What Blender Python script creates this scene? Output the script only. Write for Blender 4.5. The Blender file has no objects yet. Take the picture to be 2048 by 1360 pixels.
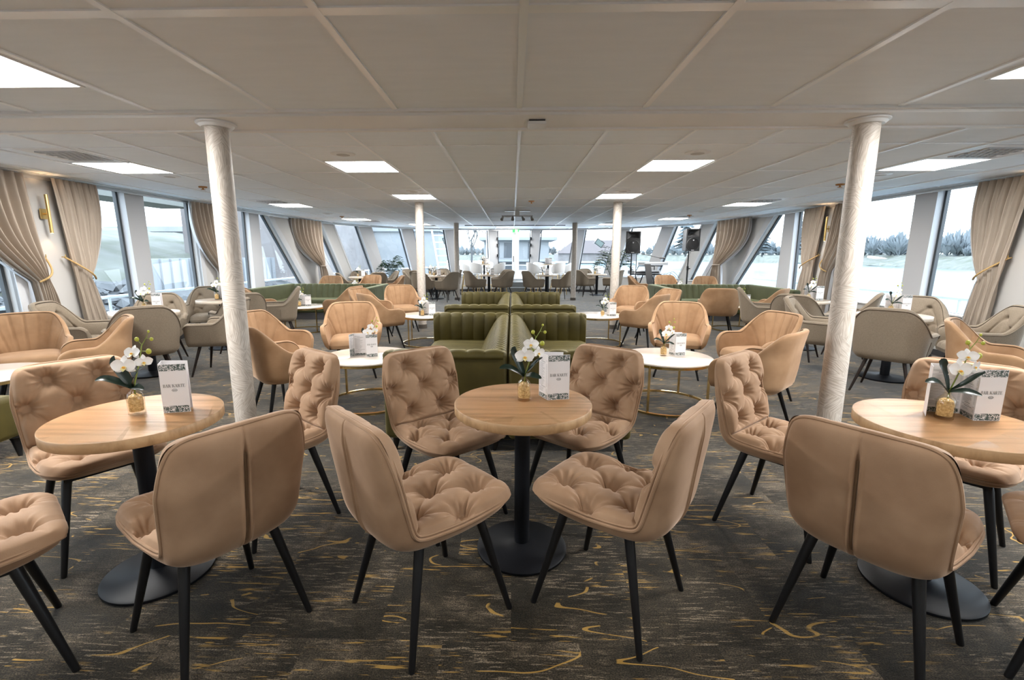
import bpy, math, random
import numpy as np
from mathutils import Vector, Matrix
random.seed(7)
R = math.radians
PI = math.pi
scene = bpy.context.scene
COL = scene.collection

# ------------------------------------------------------------------ materials
MATS = {}
def new_mat(name):
    m = bpy.data.materials.new(name); m.use_nodes = True
    nt = m.node_tree; nt.nodes.clear()
    out = nt.nodes.new('ShaderNodeOutputMaterial')
    MATS[name] = m
    return m, nt, out
def setin(n, k, v):
    if k in n.inputs: n.inputs[k].default_value = v
def pbr(name, col, rough=.5, metal=0, sheen=0, spec=.5, noise=0, nscale=8, col2=None, bump=0, bscale=60, coat=0, stretch=(1,1,1), emit=None, estr=0, trans=0, detail=3):
    m, nt, out = new_mat(name)
    b = nt.nodes.new('ShaderNodeBsdfPrincipled'); nt.links.new(b.outputs[0], out.inputs[0])
    b.inputs['Base Color'].default_value = (*col, 1)
    b.inputs['Roughness'].default_value = rough; b.inputs['Metallic'].default_value = metal
    setin(b, 'Specular IOR Level', spec)
    if sheen: setin(b, 'Sheen Weight', sheen); setin(b, 'Sheen Roughness', .35); mxc = max(col); setin(b, 'Sheen Tint', (*[.35+.65*c/mxc for c in col], 1))
    if coat: setin(b, 'Coat Weight', coat)
    if trans: setin(b, 'Transmission Weight', trans)
    if emit: setin(b, 'Emission Color', (*emit, 1)); setin(b, 'Emission Strength', estr)
    tc = mp = None
    if noise or bump:
        tc = nt.nodes.new('ShaderNodeTexCoord'); mp = nt.nodes.new('ShaderNodeMapping')
        mp.inputs['Scale'].default_value = stretch
        nt.links.new(tc.outputs['Object'], mp.inputs[0])
    if noise:
        t = nt.nodes.new('ShaderNodeTexNoise'); t.inputs['Scale'].default_value = nscale; t.inputs['Detail'].default_value = detail
        nt.links.new(mp.outputs[0], t.inputs[0])
        r = nt.nodes.new('ShaderNodeValToRGB')
        r.color_ramp.elements[0].position = .5 - .22; r.color_ramp.elements[1].position = .5 + .22
        c2 = col2 if col2 else tuple(c * (1 - noise) for c in col)
        r.color_ramp.elements[0].color = (*c2, 1); r.color_ramp.elements[1].color = (*col, 1)
        nt.links.new(t.outputs[0], r.inputs[0]); nt.links.new(r.outputs[0], b.inputs['Base Color'])
    if bump:
        t2 = nt.nodes.new('ShaderNodeTexNoise'); t2.inputs['Scale'].default_value = bscale; t2.inputs['Detail'].default_value = 4
        nt.links.new(mp.outputs[0], t2.inputs[0])
        bp = nt.nodes.new('ShaderNodeBump'); bp.inputs['Strength'].default_value = bump; bp.inputs['Distance'].default_value = .01
        nt.links.new(t2.outputs[0], bp.inputs['Height']); nt.links.new(bp.outputs[0], b.inputs['Normal'])
    return m

VELVET = pbr('tan_velvet', (.38, .243, .150), .70, sheen=.5, spec=.25, noise=1, nscale=7, col2=(.26, .155, .09), bump=.05, bscale=260)
VELVET_B = pbr('peach_velvet', (.39, .238, .132), .70, sheen=.5, spec=.25, noise=1, nscale=6, col2=(.27, .152, .077), bump=.05, bscale=260)
VELVET_DARK = pbr('velvet_shadow_seam', (.12, .065, .03), .9)
LINEN = pbr('greige_linen', (.24, .193, .143), .85, sheen=.25, spec=.2, noise=1, nscale=120, col2=(.185, .148, .108), bump=.15, bscale=420)
LINEN_PIPE = pbr('linen_piping', (.19, .15, .11), .85)
GREEN = pbr('olive_velvet', (.070, .055, .010), .6, sheen=.5, spec=.3, noise=1, nscale=5, col2=(.042, .033, .005), bump=.05, bscale=260)
GREEN_U = pbr('moss_velvet', (.050, .054, .022), .7, sheen=.4, spec=.25, noise=1, nscale=5, col2=(.034, .037, .014), bump=.05, bscale=260)
BLACKMETAL = pbr('black_metal', (.008, .008, .009), .38, 0, spec=.35)
BROWNLEG = pbr('dark_brown_metal', (.022, .015, .013), .4, spec=.4)
BASEMETAL = pbr('table_base_black', (.006, .007, .010), .5, spec=.25)
BRASS = pbr('polished_brass', (.78, .56, .24), .18, 1)
BRASS_SATIN = pbr('satin_brass', (.66, .46, .18), .32, 1)
CHROME = pbr('brushed_steel', (.55, .55, .55), .3, 1)
WHITE_SHELL = pbr('white_leatherette', (.80, .80, .80), .5)
MARBLE = pbr('cream_marble', (.86, .80, .74), .08, noise=1, nscale=2.2, col2=(.80, .70, .60), detail=8, stretch=(1, 2.2, 1))
WALLMAT = pbr('warm_grey_wall', (.50, .485, .465), .6)
POSTMAT = pbr('grey_window_post', (.52, .52, .53), .55)
FRAMEMAT = pbr('dark_window_gasket', (.05, .055, .06), .5)
CEILMAT = pbr('ceiling_panel_white', (.88, .925, .97), .6, noise=1, nscale=3, col2=(.845, .89, .935), stretch=(1, 5, 1))
TBAR = pbr('ceiling_bar_white', (.93, .94, .95), .38, .35)
TRIMW = pbr('white_trim', (.80, .80, .80), .35)
SKIRT = pbr('dark_skirting', (.045, .043, .045), .5)
PAPER = pbr('menu_paper', (.80, .78, .79), .6)
INK = pbr('menu_ink', (.035, .05, .045), .6)
GREYINK = pbr('menu_text_grey', (.25, .24, .25), .6)
ROPE = pbr('gold_rope', (.55, .36, .15), .6, noise=1, nscale=90, col2=(.35, .22, .08))
PETAL = pbr('orchid_petal', (.88, .87, .85), .45, noise=1, nscale=30, col2=(.82, .80, .79))
LIP = pbr('orchid_lip', (.85, .40, .04), .5)
LIPY = pbr('orchid_throat', (.80, .72, .35), .5)
BUD = pbr('orchid_bud', (.42, .44, .05), .45)
STEMM = pbr('orchid_stem', (.20, .25, .04), .5)
LEAFM = pbr('orchid_leaf', (.012, .028, .018), .32, noise=1, nscale=20, col2=(.008, .018, .012))
STRAW = pbr('straw_filling', (.80, .60, .32), .7, noise=1, nscale=110, col2=(.42, .25, .09), bump=.8, bscale=160)
PALM = pbr('palm_leaf', (.018, .06, .016), .55, noise=1, nscale=9, col2=(.010, .036, .009))
POT = pbr('plant_pot_grey', (.25, .25, .26), .5)
SPK = pbr('speaker_plastic', (.04, .039, .04), .5, bump=.1, bscale=300)
SPKG = pbr('speaker_grille', (.015, .015, .016), .6, bump=.6, bscale=500)
SPKB = pbr('speaker_badge', (.6, .6, .62), .4)
KEYS = pbr('keyboard_silver', (.45, .46, .48), .4)
CURT = pbr('taupe_curtain', (.40, .33, .265), .6, sheen=.2, noise=1, nscale=4, col2=(.36, .295, .235), bump=.05, bscale=300)
LINING = pbr('curtain_lining', (.60, .60, .62), .8)
SPRINK = pbr('sprinkler_brass', (.42, .20, .07), .4, .8)
SIGNG = pbr('exit_sign_green', (.02, .25, .08), .5, emit=(.05, .5, .12), estr=.6)
SIGNW = pbr('exit_sign_white', (.8, .85, .6), .5, emit=(.8, .9, .5), estr=.6)
GRANITE = pbr('granite', (.16, .17, .17), .4, noise=1, nscale=60, col2=(.06, .065, .065))
COVE = pbr('aluminium_track', (.62, .62, .62), .25, .6)
LOUVRE = pbr('vent_louvre', (.62, .62, .63), .4)
VOID = pbr('vent_void', (.35, .35, .35), .8)
# exterior
DECK = pbr('ship_paint', (.80, .82, .84), .5)
RAIL = pbr('rail_paint', (.5, .55, .56), .4)
RUST = pbr('quay_wall', (0.225, 0.211, 0.211), .9, noise=1, nscale=.5, col2=(0.161, 0.144, 0.140), detail=8)
CONC = pbr('quay_concrete', (0.292, 0.303, 0.312), .9, noise=1, nscale=.35, col2=(0.217, 0.231, 0.246), detail=8)
ROCK = pbr('shore_rock', (.125, .13, .135), .9, noise=1, nscale=.9, col2=(.06, .064, .068), detail=6)
GRASS = pbr('shore_grass', (.075, .085, .058), .95, noise=1, nscale=.45, col2=(.15, .155, .145), detail=10)
GANTRY = pbr('gantry_paint', (.125, .13, .118), .6)
TREEM = pbr('hazed_winter_tree', (0.176, 0.205, 0.225), .95, noise=1, nscale=.6, col2=(0.236, 0.261, 0.275))  # distance haze is put into this pale blue-grey colour
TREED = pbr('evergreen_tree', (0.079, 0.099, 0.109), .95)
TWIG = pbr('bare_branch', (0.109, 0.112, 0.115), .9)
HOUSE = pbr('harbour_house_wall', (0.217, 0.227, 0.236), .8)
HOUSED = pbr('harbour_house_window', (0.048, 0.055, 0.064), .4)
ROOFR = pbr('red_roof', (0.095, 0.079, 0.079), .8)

# carpet
def carpet():
    m, nt, out = new_mat('patterned_carpet')
    N = nt.nodes.new; L = nt.links.new
    b = N('ShaderNodeBsdfPrincipled'); L(b.outputs[0], out.inputs[0])
    b.inputs['Roughness'].default_value = .95; setin(b, 'Specular IOR Level', .15); setin(b, 'Sheen Weight', .42); setin(b, 'Sheen Roughness', .35)
    tc = N('ShaderNodeTexCoord')
    def mp(s, loc=(0,0,0)):
        n = N('ShaderNodeMapping'); n.inputs['Scale'].default_value = s; n.inputs['Location'].default_value = loc
        L(tc.outputs['Object'], n.inputs[0]); return n
    def noise(mpn, scale, det=4, rough=.6):
        n = N('ShaderNodeTexNoise'); n.inputs['Scale'].default_value = scale; n.inputs['Detail'].default_value = det; n.inputs['Roughness'].default_value = rough
        L(mpn.outputs[0], n.inputs[0]); return n
    def ramp(inp, pts):
        r = N('ShaderNodeValToRGB'); cr = r.color_ramp
        while len(cr.elements) < len(pts): cr.elements.new(.5)
        for e, (p, c) in zip(cr.elements, pts): e.position = p; e.color = (*c, 1)
        L(inp, r.inputs[0]); return r
    def mix(f, a, bb, mode='MIX'):
        n = N('ShaderNodeMix'); n.data_type = 'RGBA'; n.blend_type = mode
        if isinstance(f, float): n.inputs[0].default_value = f
        else: L(f, n.inputs[0])
        for s, i in ((a, 6), (bb, 7)):
            if isinstance(s, tuple): n.inputs[i].default_value = (*s, 1)
            else: L(s, n.inputs[i])
        return n.outputs[2]
    # carpet tiles: every 0.5 m the pattern jumps
    br = N('ShaderNodeTexBrick'); br.inputs['Scale'].default_value = 1; br.inputs['Mortar Size'].default_value = 0; br.inputs['Brick Width'].default_value = .5; br.inputs['Row Height'].default_value = .5
    br.inputs['Color1'].default_value = (0, 0, 0, 1); br.inputs['Color2'].default_value = (1, 1, 1, 1)
    L(tc.outputs['Object'], br.inputs[0])
    add = N('ShaderNodeVectorMath'); add.operation = 'MULTIPLY_ADD'; add.inputs[1].default_value = (3.7, 5.1, 2.3)
    L(br.outputs['Color'], add.inputs[0]); L(tc.outputs['Object'], add.inputs[2])
    def mp2(s):
        n = N('ShaderNodeMapping'); n.inputs['Scale'].default_value = s; L(add.outputs[0], n.inputs[0]); return n
    def thr(inp, lo, hi):
        r = N('ShaderNodeMapRange'); r.inputs[1].default_value = lo; r.inputs[2].default_value = hi; L(inp, r.inputs[0]); r.clamp = True; return r.outputs[0]
    def mul(a, bb):
        n = N('ShaderNodeMath'); n.operation = 'MULTIPLY'; L(a, n.inputs[0]); L(bb, n.inputs[1]); return n.outputs[0]
    blot = noise(mp2((2.6, 4.2, 1)), 1, 9, .74)
    c1 = ramp(blot.outputs[0], [(.36, (.011, .009, .005)), (.47, (.028, .0225, .014)), (.56, (.050, .040, .026)), (.63, (.115, .092, .064))]).outputs[0]
    dash = noise(mp2((9, 95, 1)), 1, 3, .7); cl = noise(mp2((2.2, 3.0, 4)), 1, 3, .6)
    dm = mul(thr(dash.outputs[0], .55, .60), thr(cl.outputs[0], .44, .54))
    c1 = mix(dm, c1, (.17, .137, .097))
    dd = noise(mp2((8, 80, 7)), 1, 3, .7)
    c1 = mix(thr(dd.outputs[0], .57, .64), c1, (.020, .016, .010))
    fine = noise(mp((1, 1.25, 1)), 170, 3, .75)
    fr = ramp(fine.outputs[0], [(.36, (.22, .21, .20)), (.50, (.85, .85, .85)), (.64, (2.1, 2.0, 1.9))])
    c2 = mix(1.0, c1, fr.outputs[0], 'MULTIPLY')
    # ochre yarn: level dashes in clusters and long bent veins
    od = noise(mp2((6, 88, 13)), 1, 2, .6); oc = noise(mp2((2.4, 4.2, 21)), 1, 2, .5)
    om = mul(thr(od.outputs[0], .60, .63), thr(oc.outputs[0], .52, .58))
    def vein(scale, w, lvl):
        n = noise(mp2(scale), 1, 1.5, .45)
        s_ = N('ShaderNodeMath'); s_.operation = 'SUBTRACT'; s_.inputs[1].default_value = lvl; L(n.outputs[0], s_.inputs[0])
        a = N('ShaderNodeMath'); a.operation = 'ABSOLUTE'; L(s_.outputs[0], a.inputs[0])
        d = N('ShaderNodeMath'); d.operation = 'LESS_THAN'; d.inputs[1].default_value = w; L(a.outputs[0], d.inputs[0]); return d.outputs[0]
    brk = noise(mp2((4.5, 5, 31)), 1, 3, .6)
    vm = mul(vein((1.35, 4.6, 3), .0042, .5), thr(brk.outputs[0], .50, .53))
    mx = N('ShaderNodeMath'); mx.operation = 'MAXIMUM'; L(om, mx.inputs[0]); L(vm, mx.inputs[1])
    c3 = mix(mx.outputs[0], c2, mix(.55, c2, (.62, .37, .085)))
    L(c3, b.inputs['Base Color'])
    bp = N('ShaderNodeBump'); bp.inputs['Strength'].default_value = .5; bp.inputs['Distance'].default_value = .004
    L(fine.outputs[0], bp.inputs['Height']); L(bp.outputs[0], b.inputs['Normal'])
    return m
CARPET = carpet()

def wood(name, ca, cb, cc, rough=.35):
    m, nt, out = new_mat(name); N = nt.nodes.new; L = nt.links.new
    b = N('ShaderNodeBsdfPrincipled'); L(b.outputs[0], out.inputs[0]); b.inputs['Roughness'].default_value = rough
    tc = N('ShaderNodeTexCoord'); mp = N('ShaderNodeMapping'); mp.inputs['Scale'].default_value = (1.3, 26, 8); mp.inputs['Rotation'].default_value = (0, 0, R(0))
    L(tc.outputs['Object'], mp.inputs[0])
    n = N('ShaderNodeTexNoise'); n.inputs['Scale'].default_value = 1; n.inputs['Detail'].default_value = 7; n.inputs['Roughness'].default_value = .62; n.inputs['Distortion'].default_value = .25
    L(mp.outputs[0], n.inputs[0])
    r = N('ShaderNodeValToRGB'); r.color_ramp.elements.new(.5)
    for e, (p, c) in zip(r.color_ramp.elements, [(.33, ca), (.5, cb), (.68, cc)]): e.position = p; e.color = (*c, 1)
    L(n.outputs[0], r.inputs[0]); L(r.outputs[0], b.inputs['Base Color'])
    return m
OAK = wood('oak_veneer', (.46, .27, .115), (.64, .40, .195), (.72, .48, .26), .3)
OAK_EDGE = wood('oak_edge', (.30, .175, .08), (.44, .275, .14), (.52, .34, .18), .5)
ASH = wood('pale_ash_veneer', (.55, .46, .37), (.62, .53, .43), (.68, .58, .48))

def colmat():   # column wrap: basket-like strokes in cream vinyl
    m, nt, out = new_mat('column_textured_wrap'); N = nt.nodes.new; L = nt.links.new
    b = N('ShaderNodeBsdfPrincipled'); L(b.outputs[0], out.inputs[0]); b.inputs['Roughness'].default_value = .5
    tc = N('ShaderNodeTexCoord')
    geo = N('ShaderNodeSeparateXYZ'); L(tc.outputs['Normal'], geo.inputs[0])
    at = N('ShaderNodeMath'); at.operation = 'ARCTAN2'; L(geo.outputs[1], at.inputs[0]); L(geo.outputs[0], at.inputs[1])
    at2 = N('ShaderNodeMath'); at2.operation = 'MULTIPLY'; at2.inputs[1].default_value = .078; L(at.outputs[0], at2.inputs[0])
    pz = N('ShaderNodeSeparateXYZ'); L(tc.outputs['Object'], pz.inputs[0])
    cy = N('ShaderNodeCombineXYZ'); L(at2.outputs[0], cy.inputs[0]); L(pz.outputs[2], cy.inputs[1])
    vo = N('ShaderNodeTexVoronoi'); vo.inputs['Scale'].default_value = 7; L(cy.outputs[0], vo.inputs[0])
    sepc = N('ShaderNodeSeparateColor'); L(vo.outputs['Color'], sepc.inputs[0])
    mul = N('ShaderNodeMath'); mul.operation = 'MULTIPLY'; mul.inputs[1].default_value = 2.6; L(sepc.outputs[0], mul.inputs[0])
    rot = N('ShaderNodeVectorRotate'); rot.rotation_type = 'Z_AXIS'; L(cy.outputs[0], rot.inputs['Vector']); L(mul.outputs[0], rot.inputs['Angle'])
    mp0 = N('ShaderNodeMapping'); mp0.inputs['Scale'].default_value = (12, 150, 1); L(rot.outputs[0], mp0.inputs[0])
    w = N('ShaderNodeTexNoise'); w.inputs['Scale'].default_value = 1; w.inputs['Detail'].default_value = 1; L(mp0.outputs[0], w.inputs[0])
    r = N('ShaderNodeValToRGB'); r.color_ramp.elements[0].position = .38; r.color_ramp.elements[1].position = .60; r.color_ramp.elements[0].color = (.43, .375, .32, 1); r.color_ramp.elements[1].color = (.60, .545, .49, 1)
    L(w.outputs[0], r.inputs[0]); L(r.outputs[0], b.inputs['Base Color'])
    bp = N('ShaderNodeBump'); bp.inputs['Strength'].default_value = .35; bp.inputs['Distance'].default_value = .004; L(w.outputs[0], bp.inputs['Height']); L(bp.outputs[0], b.inputs['Normal'])
    return m
COLM = colmat()

def ornament():   # dark green scroll ornament on paper
    m, nt, out = new_mat('menu_ornament'); N = nt.nodes.new; L = nt.links.new
    b = N('ShaderNodeBsdfPrincipled'); L(b.outputs[0], out.inputs[0]); b.inputs['Roughness'].default_value = .6
    tc = N('ShaderNodeTexCoord'); mp = N('ShaderNodeMapping'); mp.inputs['Scale'].default_value = (1, 1, 1); L(tc.outputs['Object'], mp.inputs[0])
    w = N('ShaderNodeTexNoise'); w.inputs['Scale'].default_value = 75; w.inputs['Detail'].default_value = .5; w.inputs['Distortion'].default_value = 1.5; L(mp.outputs[0], w.inputs[0])
    mm = N('ShaderNodeMath'); mm.operation = 'MULTIPLY'; mm.inputs[1].default_value = 22; L(w.outputs[0], mm.inputs[0])
    s = N('ShaderNodeMath'); s.operation = 'SINE'; L(mm.outputs[0], s.inputs[0])
    r = N('ShaderNodeValToRGB'); r.color_ramp.elements[0].position = .45; r.color_ramp.elements[1].position = .55
    r.color_ramp.elements[0].color = (.07, .10, .09, 1); r.color_ramp.elements[1].color = (.76, .74, .75, 1)
    L(s.outputs[0], r.inputs[0]); L(r.outputs[0], b.inputs['Base Color'])
    return m
ORN = ornament()

def glass(name, tint, refl=.6, rough=0, ior=1.45):
    m, nt, out = new_mat(name); N = nt.nodes.new; L = nt.links.new
    t = N('ShaderNodeBsdfTransparent'); t.inputs[0].default_value = (*tint, 1)
    g = N('ShaderNodeBsdfGlossy'); g.inputs['Roughness'].default_value = rough
    f = N('ShaderNodeLayerWeight'); f.inputs[0].default_value = .5
    pw = N('ShaderNodeMath'); pw.operation = 'POWER'; pw.inputs[1].default_value = 5; L(f.outputs['Facing'], pw.inputs[0])
    mu = N('ShaderNodeMath'); mu.operation = 'MULTIPLY_ADD'; mu.inputs[1].default_value = .9*refl; mu.inputs[2].default_value = .045*refl; L(pw.outputs[0], mu.inputs[0])
    mx = N('ShaderNodeMixShader'); L(mu.outputs[0], mx.inputs[0]); L(t.outputs[0], mx.inputs[1]); L(g.outputs[0], mx.inputs[2]); L(mx.outputs[0], out.inputs[0])
    return m
PANE = glass('window_glass', (.90, .955, .98), 1.0)
BOTTLE = glass('bottle_glass', (.97, .93, .84), 1.2, .02)

def emitmat(name, col, s):
    m, nt, out = new_mat(name); e = nt.nodes.new('ShaderNodeEmission'); e.inputs[0].default_value = (*col, 1); e.inputs[1].default_value = s
    nt.links.new(e.outputs[0], out.inputs[0]); return m
PANEL_E = emitmat('lit_panel', (1, .97, .93), 8.0)
SCONCE_E = emitmat('lit_sconce_end', (1, .72, .42), 12)

def water():
    m, nt, out = new_mat('harbour_water'); N = nt.nodes.new; L = nt.links.new
    b = N('ShaderNodeBsdfPrincipled'); L(b.outputs[0], out.inputs[0]); b.inputs['Base Color'].default_value = (.085, .125, .14, 1); b.inputs['Roughness'].default_value = .45; setin(b, 'Specular IOR Level', .12)
    tc = N('ShaderNodeTexCoord'); mp = N('ShaderNodeMapping'); mp.inputs['Scale'].default_value = (.5, 1.2, 1); L(tc.outputs['Object'], mp.inputs[0])
    n = N('ShaderNodeTexNoise'); n.inputs['Scale'].default_value = 1.2; n.inputs['Detail'].default_value = 4; L(mp.outputs[0], n.inputs[0])
    bp = N('ShaderNodeBump'); bp.inputs['Strength'].default_value = .35; bp.inputs['Distance'].default_value = .3; L(n.outputs[0], bp.inputs['Height']); L(bp.outputs[0], b.inputs['Normal'])
    return m
WATER = water()

# ------------------------------------------------------------------ mesh helpers
class MB:
    def __init__(s): s.v = []; s.f = []; s.m = []
    def add(s, v, f, mi=0):
        o = len(s.v); s.v += [tuple(map(float, p)) for p in v]; s.f += [tuple(i + o for i in q) for q in f]; s.m += [mi] * len(f); return s
    def box(s, x0, x1, y0, y1, z0, z1, mi=0):
        return s.add([(x0,y0,z0),(x1,y0,z0),(x1,y1,z0),(x0,y1,z0),(x0,y0,z1),(x1,y0,z1),(x1,y1,z1),(x0,y1,z1)],
            [(0,3,2,1),(4,5,6,7),(0,1,5,4),(1,2,6,5),(2,3,7,6),(3,0,4,7)], mi)
    def prism(s, quad, off, mi=0):   # quad of 3D pts extruded by vector
        n = len(quad); off = Vector(off)
        v = [tuple(p) for p in quad] + [tuple(Vector(p) + off) for p in quad]
        f = [tuple(range(n)), tuple(range(2*n-1, n-1, -1))] + [(i, i+n, (i+1) % n + n, (i+1) % n) for i in range(n)]
        return s.add(v, f, mi)
    def tube(s, pts, rad, n=10, mi=0, closed=False):
        pts = [Vector(p) for p in pts]; N = len(pts)
        if not isinstance(rad, (list, tuple)): rad = [rad] * N
        vs = []; up = None
        for i, p in enumerate(pts):
            if closed: t = pts[(i+1) % N] - pts[i-1]
            else: t = pts[min(i+1, N-1)] - pts[max(i-1, 0)]
            t.normalize()
            if up is None: up = t.orthogonal()
            up = (up - t * up.dot(t)); up.normalize(); w = t.cross(up)
            for k in range(n):
                a = 2*PI*k/n; vs.append(p + (up*math.cos(a) + w*math.sin(a)) * rad[i])
        f = []
        for i in range(N if closed else N-1):
            j = (i+1) % N
            for k in range(n): f.append((i*n+k, i*n+(k+1) % n, j*n+(k+1) % n, j*n+k))
        if not closed: f += [tuple(range(n-1, -1, -1)), tuple((N-1)*n+k for k in range(n))]
        return s.add(vs, f, mi)
    def lathe(s, prof, n=32, mi=0, c=(0,0,0)):
        vs = []; f = []; P = len(prof)
        for r, z in prof:
            for k in range(n): a = 2*PI*k/n; vs.append((c[0]+r*math.cos(a), c[1]+r*math.sin(a), c[2]+z))
        for i in range(P-1):
            for k in range(n): f.append((i*n+k, i*n+(k+1) % n, (i+1)*n+(k+1) % n, (i+1)*n+k))
        ring = tuple(prof[0]) == tuple(prof[-1])
        if prof[0][0] > 1e-6 and not ring: f.append(tuple(range(n-1, -1, -1)))
        if prof[-1][0] > 1e-6 and not ring: f.append(tuple((P-1)*n+k for k in range(n)))
        return s.add(vs, f, mi)
    def grid(s, P, mi=0, cu=False, cv=False):  # P array (nu,nv,3)
        P = np.asarray(P); nu, nv = P.shape[:2]
        f = []
        for i in range(nu if cu else nu-1):
            i2 = (i+1) % nu
            for j in range(nv if cv else nv-1):
                j2 = (j+1) % nv; f.append((i*nv+j, i2*nv+j, i2*nv+j2, i*nv+j2))
        return s.add(P.reshape(-1, 3), f, mi)
    def rbox(s, x0, x1, y0, y1, z0, z1, r, n=4, mi=0):   # rounded box: superellipse-like sphere expansion
        vs = []; f = []
        m = 4*(n+1); rows = 2*(n+1)
        for i in range(rows):
            top = i > n; k = i - (n+1) if top else i
            ph = -PI/2 + (PI/2)*(k/n) if not top else (PI/2)*(k/n)
            cz = z1 - r if top else z0 + r
            for q in range(4):
                cx = x1 - r if q in (0, 3) else x0 + r
                cy = y1 - r if q in (0, 1) else y0 + r
                for kk in range(n+1):
                    th = q*PI/2 + (PI/2)*kk/n
                    vs.append((cx + r*math.cos(ph)*math.cos(th), cy + r*math.cos(ph)*math.sin(th), cz + r*math.sin(ph)))
        for i in range(rows-1):
            for k in range(m): f.append((i*m+k, i*m+(k+1) % m, (i+1)*m+(k+1) % m, (i+1)*m+k))
        f += [tuple(range(m-1, -1, -1)), tuple((rows-1)*m+k for k in range(m))]
        return s.add(vs, f, mi)
    def ball(s, c, rx, ry, rz, n=10, mi=0):
        prof = [(math.cos(-PI/2 + PI*i/n), math.sin(-PI/2 + PI*i/n)) for i in range(n+1)]
        vs = []; f = []; k2 = n + 2
        for a, b in prof:
            for k in range(k2): t = 2*PI*k/k2; vs.append((c[0]+rx*a*math.cos(t), c[1]+ry*a*math.sin(t), c[2]+rz*b))
        for i in range(n):
            for k in range(k2): f.append((i*k2+k, i*k2+(k+1) % k2, (i+1)*k2+(k+1) % k2, (i+1)*k2+k))
        return s.add(vs, f, mi)
    def build(s, name, mats, parent=None, smooth=True, angle=40):
        me = bpy.data.meshes.new(name); me.from_pydata(s.v, [], s.f)
        for m in (mats if isinstance(mats, (list, tuple)) else [mats]): me.materials.append(m)
        if any(s.m): me.polygons.foreach_set('material_index', s.m)
        me.validate(clean_customdata=False); me.update()
        if smooth:
            me.polygons.foreach_set('use_smooth', [True]*len(me.polygons))
            try: me.set_sharp_from_angle(angle=R(angle))
            except Exception: pass
        o = bpy.data.objects.new(name, me); COL.objects.link(o)
        if parent: o.parent = parent
        return o

def tag(o, label=None, cat=None, group=None, kind=None):
    if label: o['label'] = label
    if cat: o['category'] = cat
    if group: o['group'] = group
    if kind: o['kind'] = kind
    return o
def thing(name, label, cat, loc=(0,0,0), rz=0, group=None):
    o = bpy.data.objects.new(name, None); COL.objects.link(o); o.empty_display_size = .1
    o.location = loc; o.rotation_euler = (0, 0, rz)
    return tag(o, label, cat, group)
def struct(o): o['kind'] = 'structure'; return o
def copy_tree(o, parent=None):
    c = o.copy(); COL.objects.link(c)
    if parent: c.parent = parent
    for ch in list(o.children): copy_tree(ch, c)
    return c
class Kind:   # one prototype, placed once itself, then copied
    def __init__(s, maker): s.maker = maker; s.proto = None
    def put(s, loc, rz, label, group=None, scale=None):
        if s.proto is None: o = s.proto = s.maker()
        else: o = copy_tree(s.proto)
        o.location = loc; o.rotation_euler = (0, 0, rz)
        if scale: o.scale = scale
        o['label'] = label
        if group: o['group'] = group
        return o
def sstep(a, b, x):
    t = np.clip((x - a) / (b - a), 0, 1); return t*t*(3 - 2*t)

# ------------------------------------------------------------------ tufting
def tuft_height(S, T, W, H, btn, links, T0, ed=.026, seed=0, ex=8):
    """S,T in [-1,1] grids; W,H half sizes in metres; returns height above the base surface"""
    edge = np.sqrt(np.clip((1 - np.abs(S)**ex) * (1 - np.abs(T)**ex), 0, 1))
    h = T0 * edge
    X = S*W; Y = T*H
    rng = np.random.RandomState(seed)
    bp = np.array([(a*W, b*H) for a, b in btn])
    for (i, j) in links:
        a = np.array(bp[i]); b = np.array(bp[j]) if isinstance(j, int) else np.array((j[0]*W, j[1]*H))
        d = b - a; L2 = (d**2).sum()
        t = np.clip(((X-a[0])*d[0] + (Y-a[1])*d[1]) / L2, 0, 1)
        q = np.hypot(X - a[0] - t*d[0], Y - a[1] - t*d[1])
        amp = .55 + .45*np.abs(2*t - 1)**1.5
        if not isinstance(j, int): amp = np.clip(1 - t*1.05, 0, 1)
        h = h - .013*amp*np.exp(-(q/.0065)**1.2) - .013*amp*np.exp(-(q/.030)**2)
    for k, b in enumerate(bp):
        r = np.hypot(X-b[0], Y-b[1]); th = np.arctan2(Y-b[1], X-b[0])
        n = 9 + k % 3
        h = h - .030*np.exp(-(r/.028)**1.3) + .0046*np.sin(n*th + rng.rand()*6 + 1.5*np.sin(2*th + k))*np.exp(-((r-.035)/.035)**2)
        h = h - .0055*np.abs(np.cos(n*.5*th + rng.rand()*3 + .6*np.sin(th*2+k)))**7*np.exp(-((r-.028)/.040)**2)
        h = h - .008*np.exp(-(r/.008)**2)
    return np.where(edge > 0, np.maximum(h, -.004 + 0*h), 0) * np.minimum(1, edge*1.6 + .0)

# ------------------------------------------------------------------ dining chair (armless, tufted)
PROF = [(.250, .462), (.245, .470), (.12, .463), (-.02, .452), (-.12, .447), (-.175, .452), (-.205, .470), (-.222, .500), (-.236, .56), (-.255, .66), (-.278, .77), (-.305, .868)]
def resample(P, n):
    P = np.array(P, float)
    # Catmull-Rom densify
    Q = []
    for i in range(len(P)-1):
        p0, p1, p2, p3 = P[max(i-1, 0)], P[i], P[i+1], P[min(i+2, len(P)-1)]
        for t in np.linspace(0, 1, 24, endpoint=False):
            Q.append(.5*((2*p1) + (p2-p0)*t + (2*p0-5*p1+4*p2-p3)*t*t + (3*p1-p0-3*p2+p3)*t**3))
    Q.append(P[-1]); Q = np.array(Q)
    d = np.r_[0, np.cumsum(np.hypot(*np.diff(Q, axis=0).T))]
    s = np.linspace(0, d[-1], n)
    return np.c_[np.interp(s, d, Q[:, 0]), np.interp(s, d, Q[:, 1])], d[-1]
PR, PRL = resample(PROF, 400)
BEND = .535   # fraction along the profile where seat meets back
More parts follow.
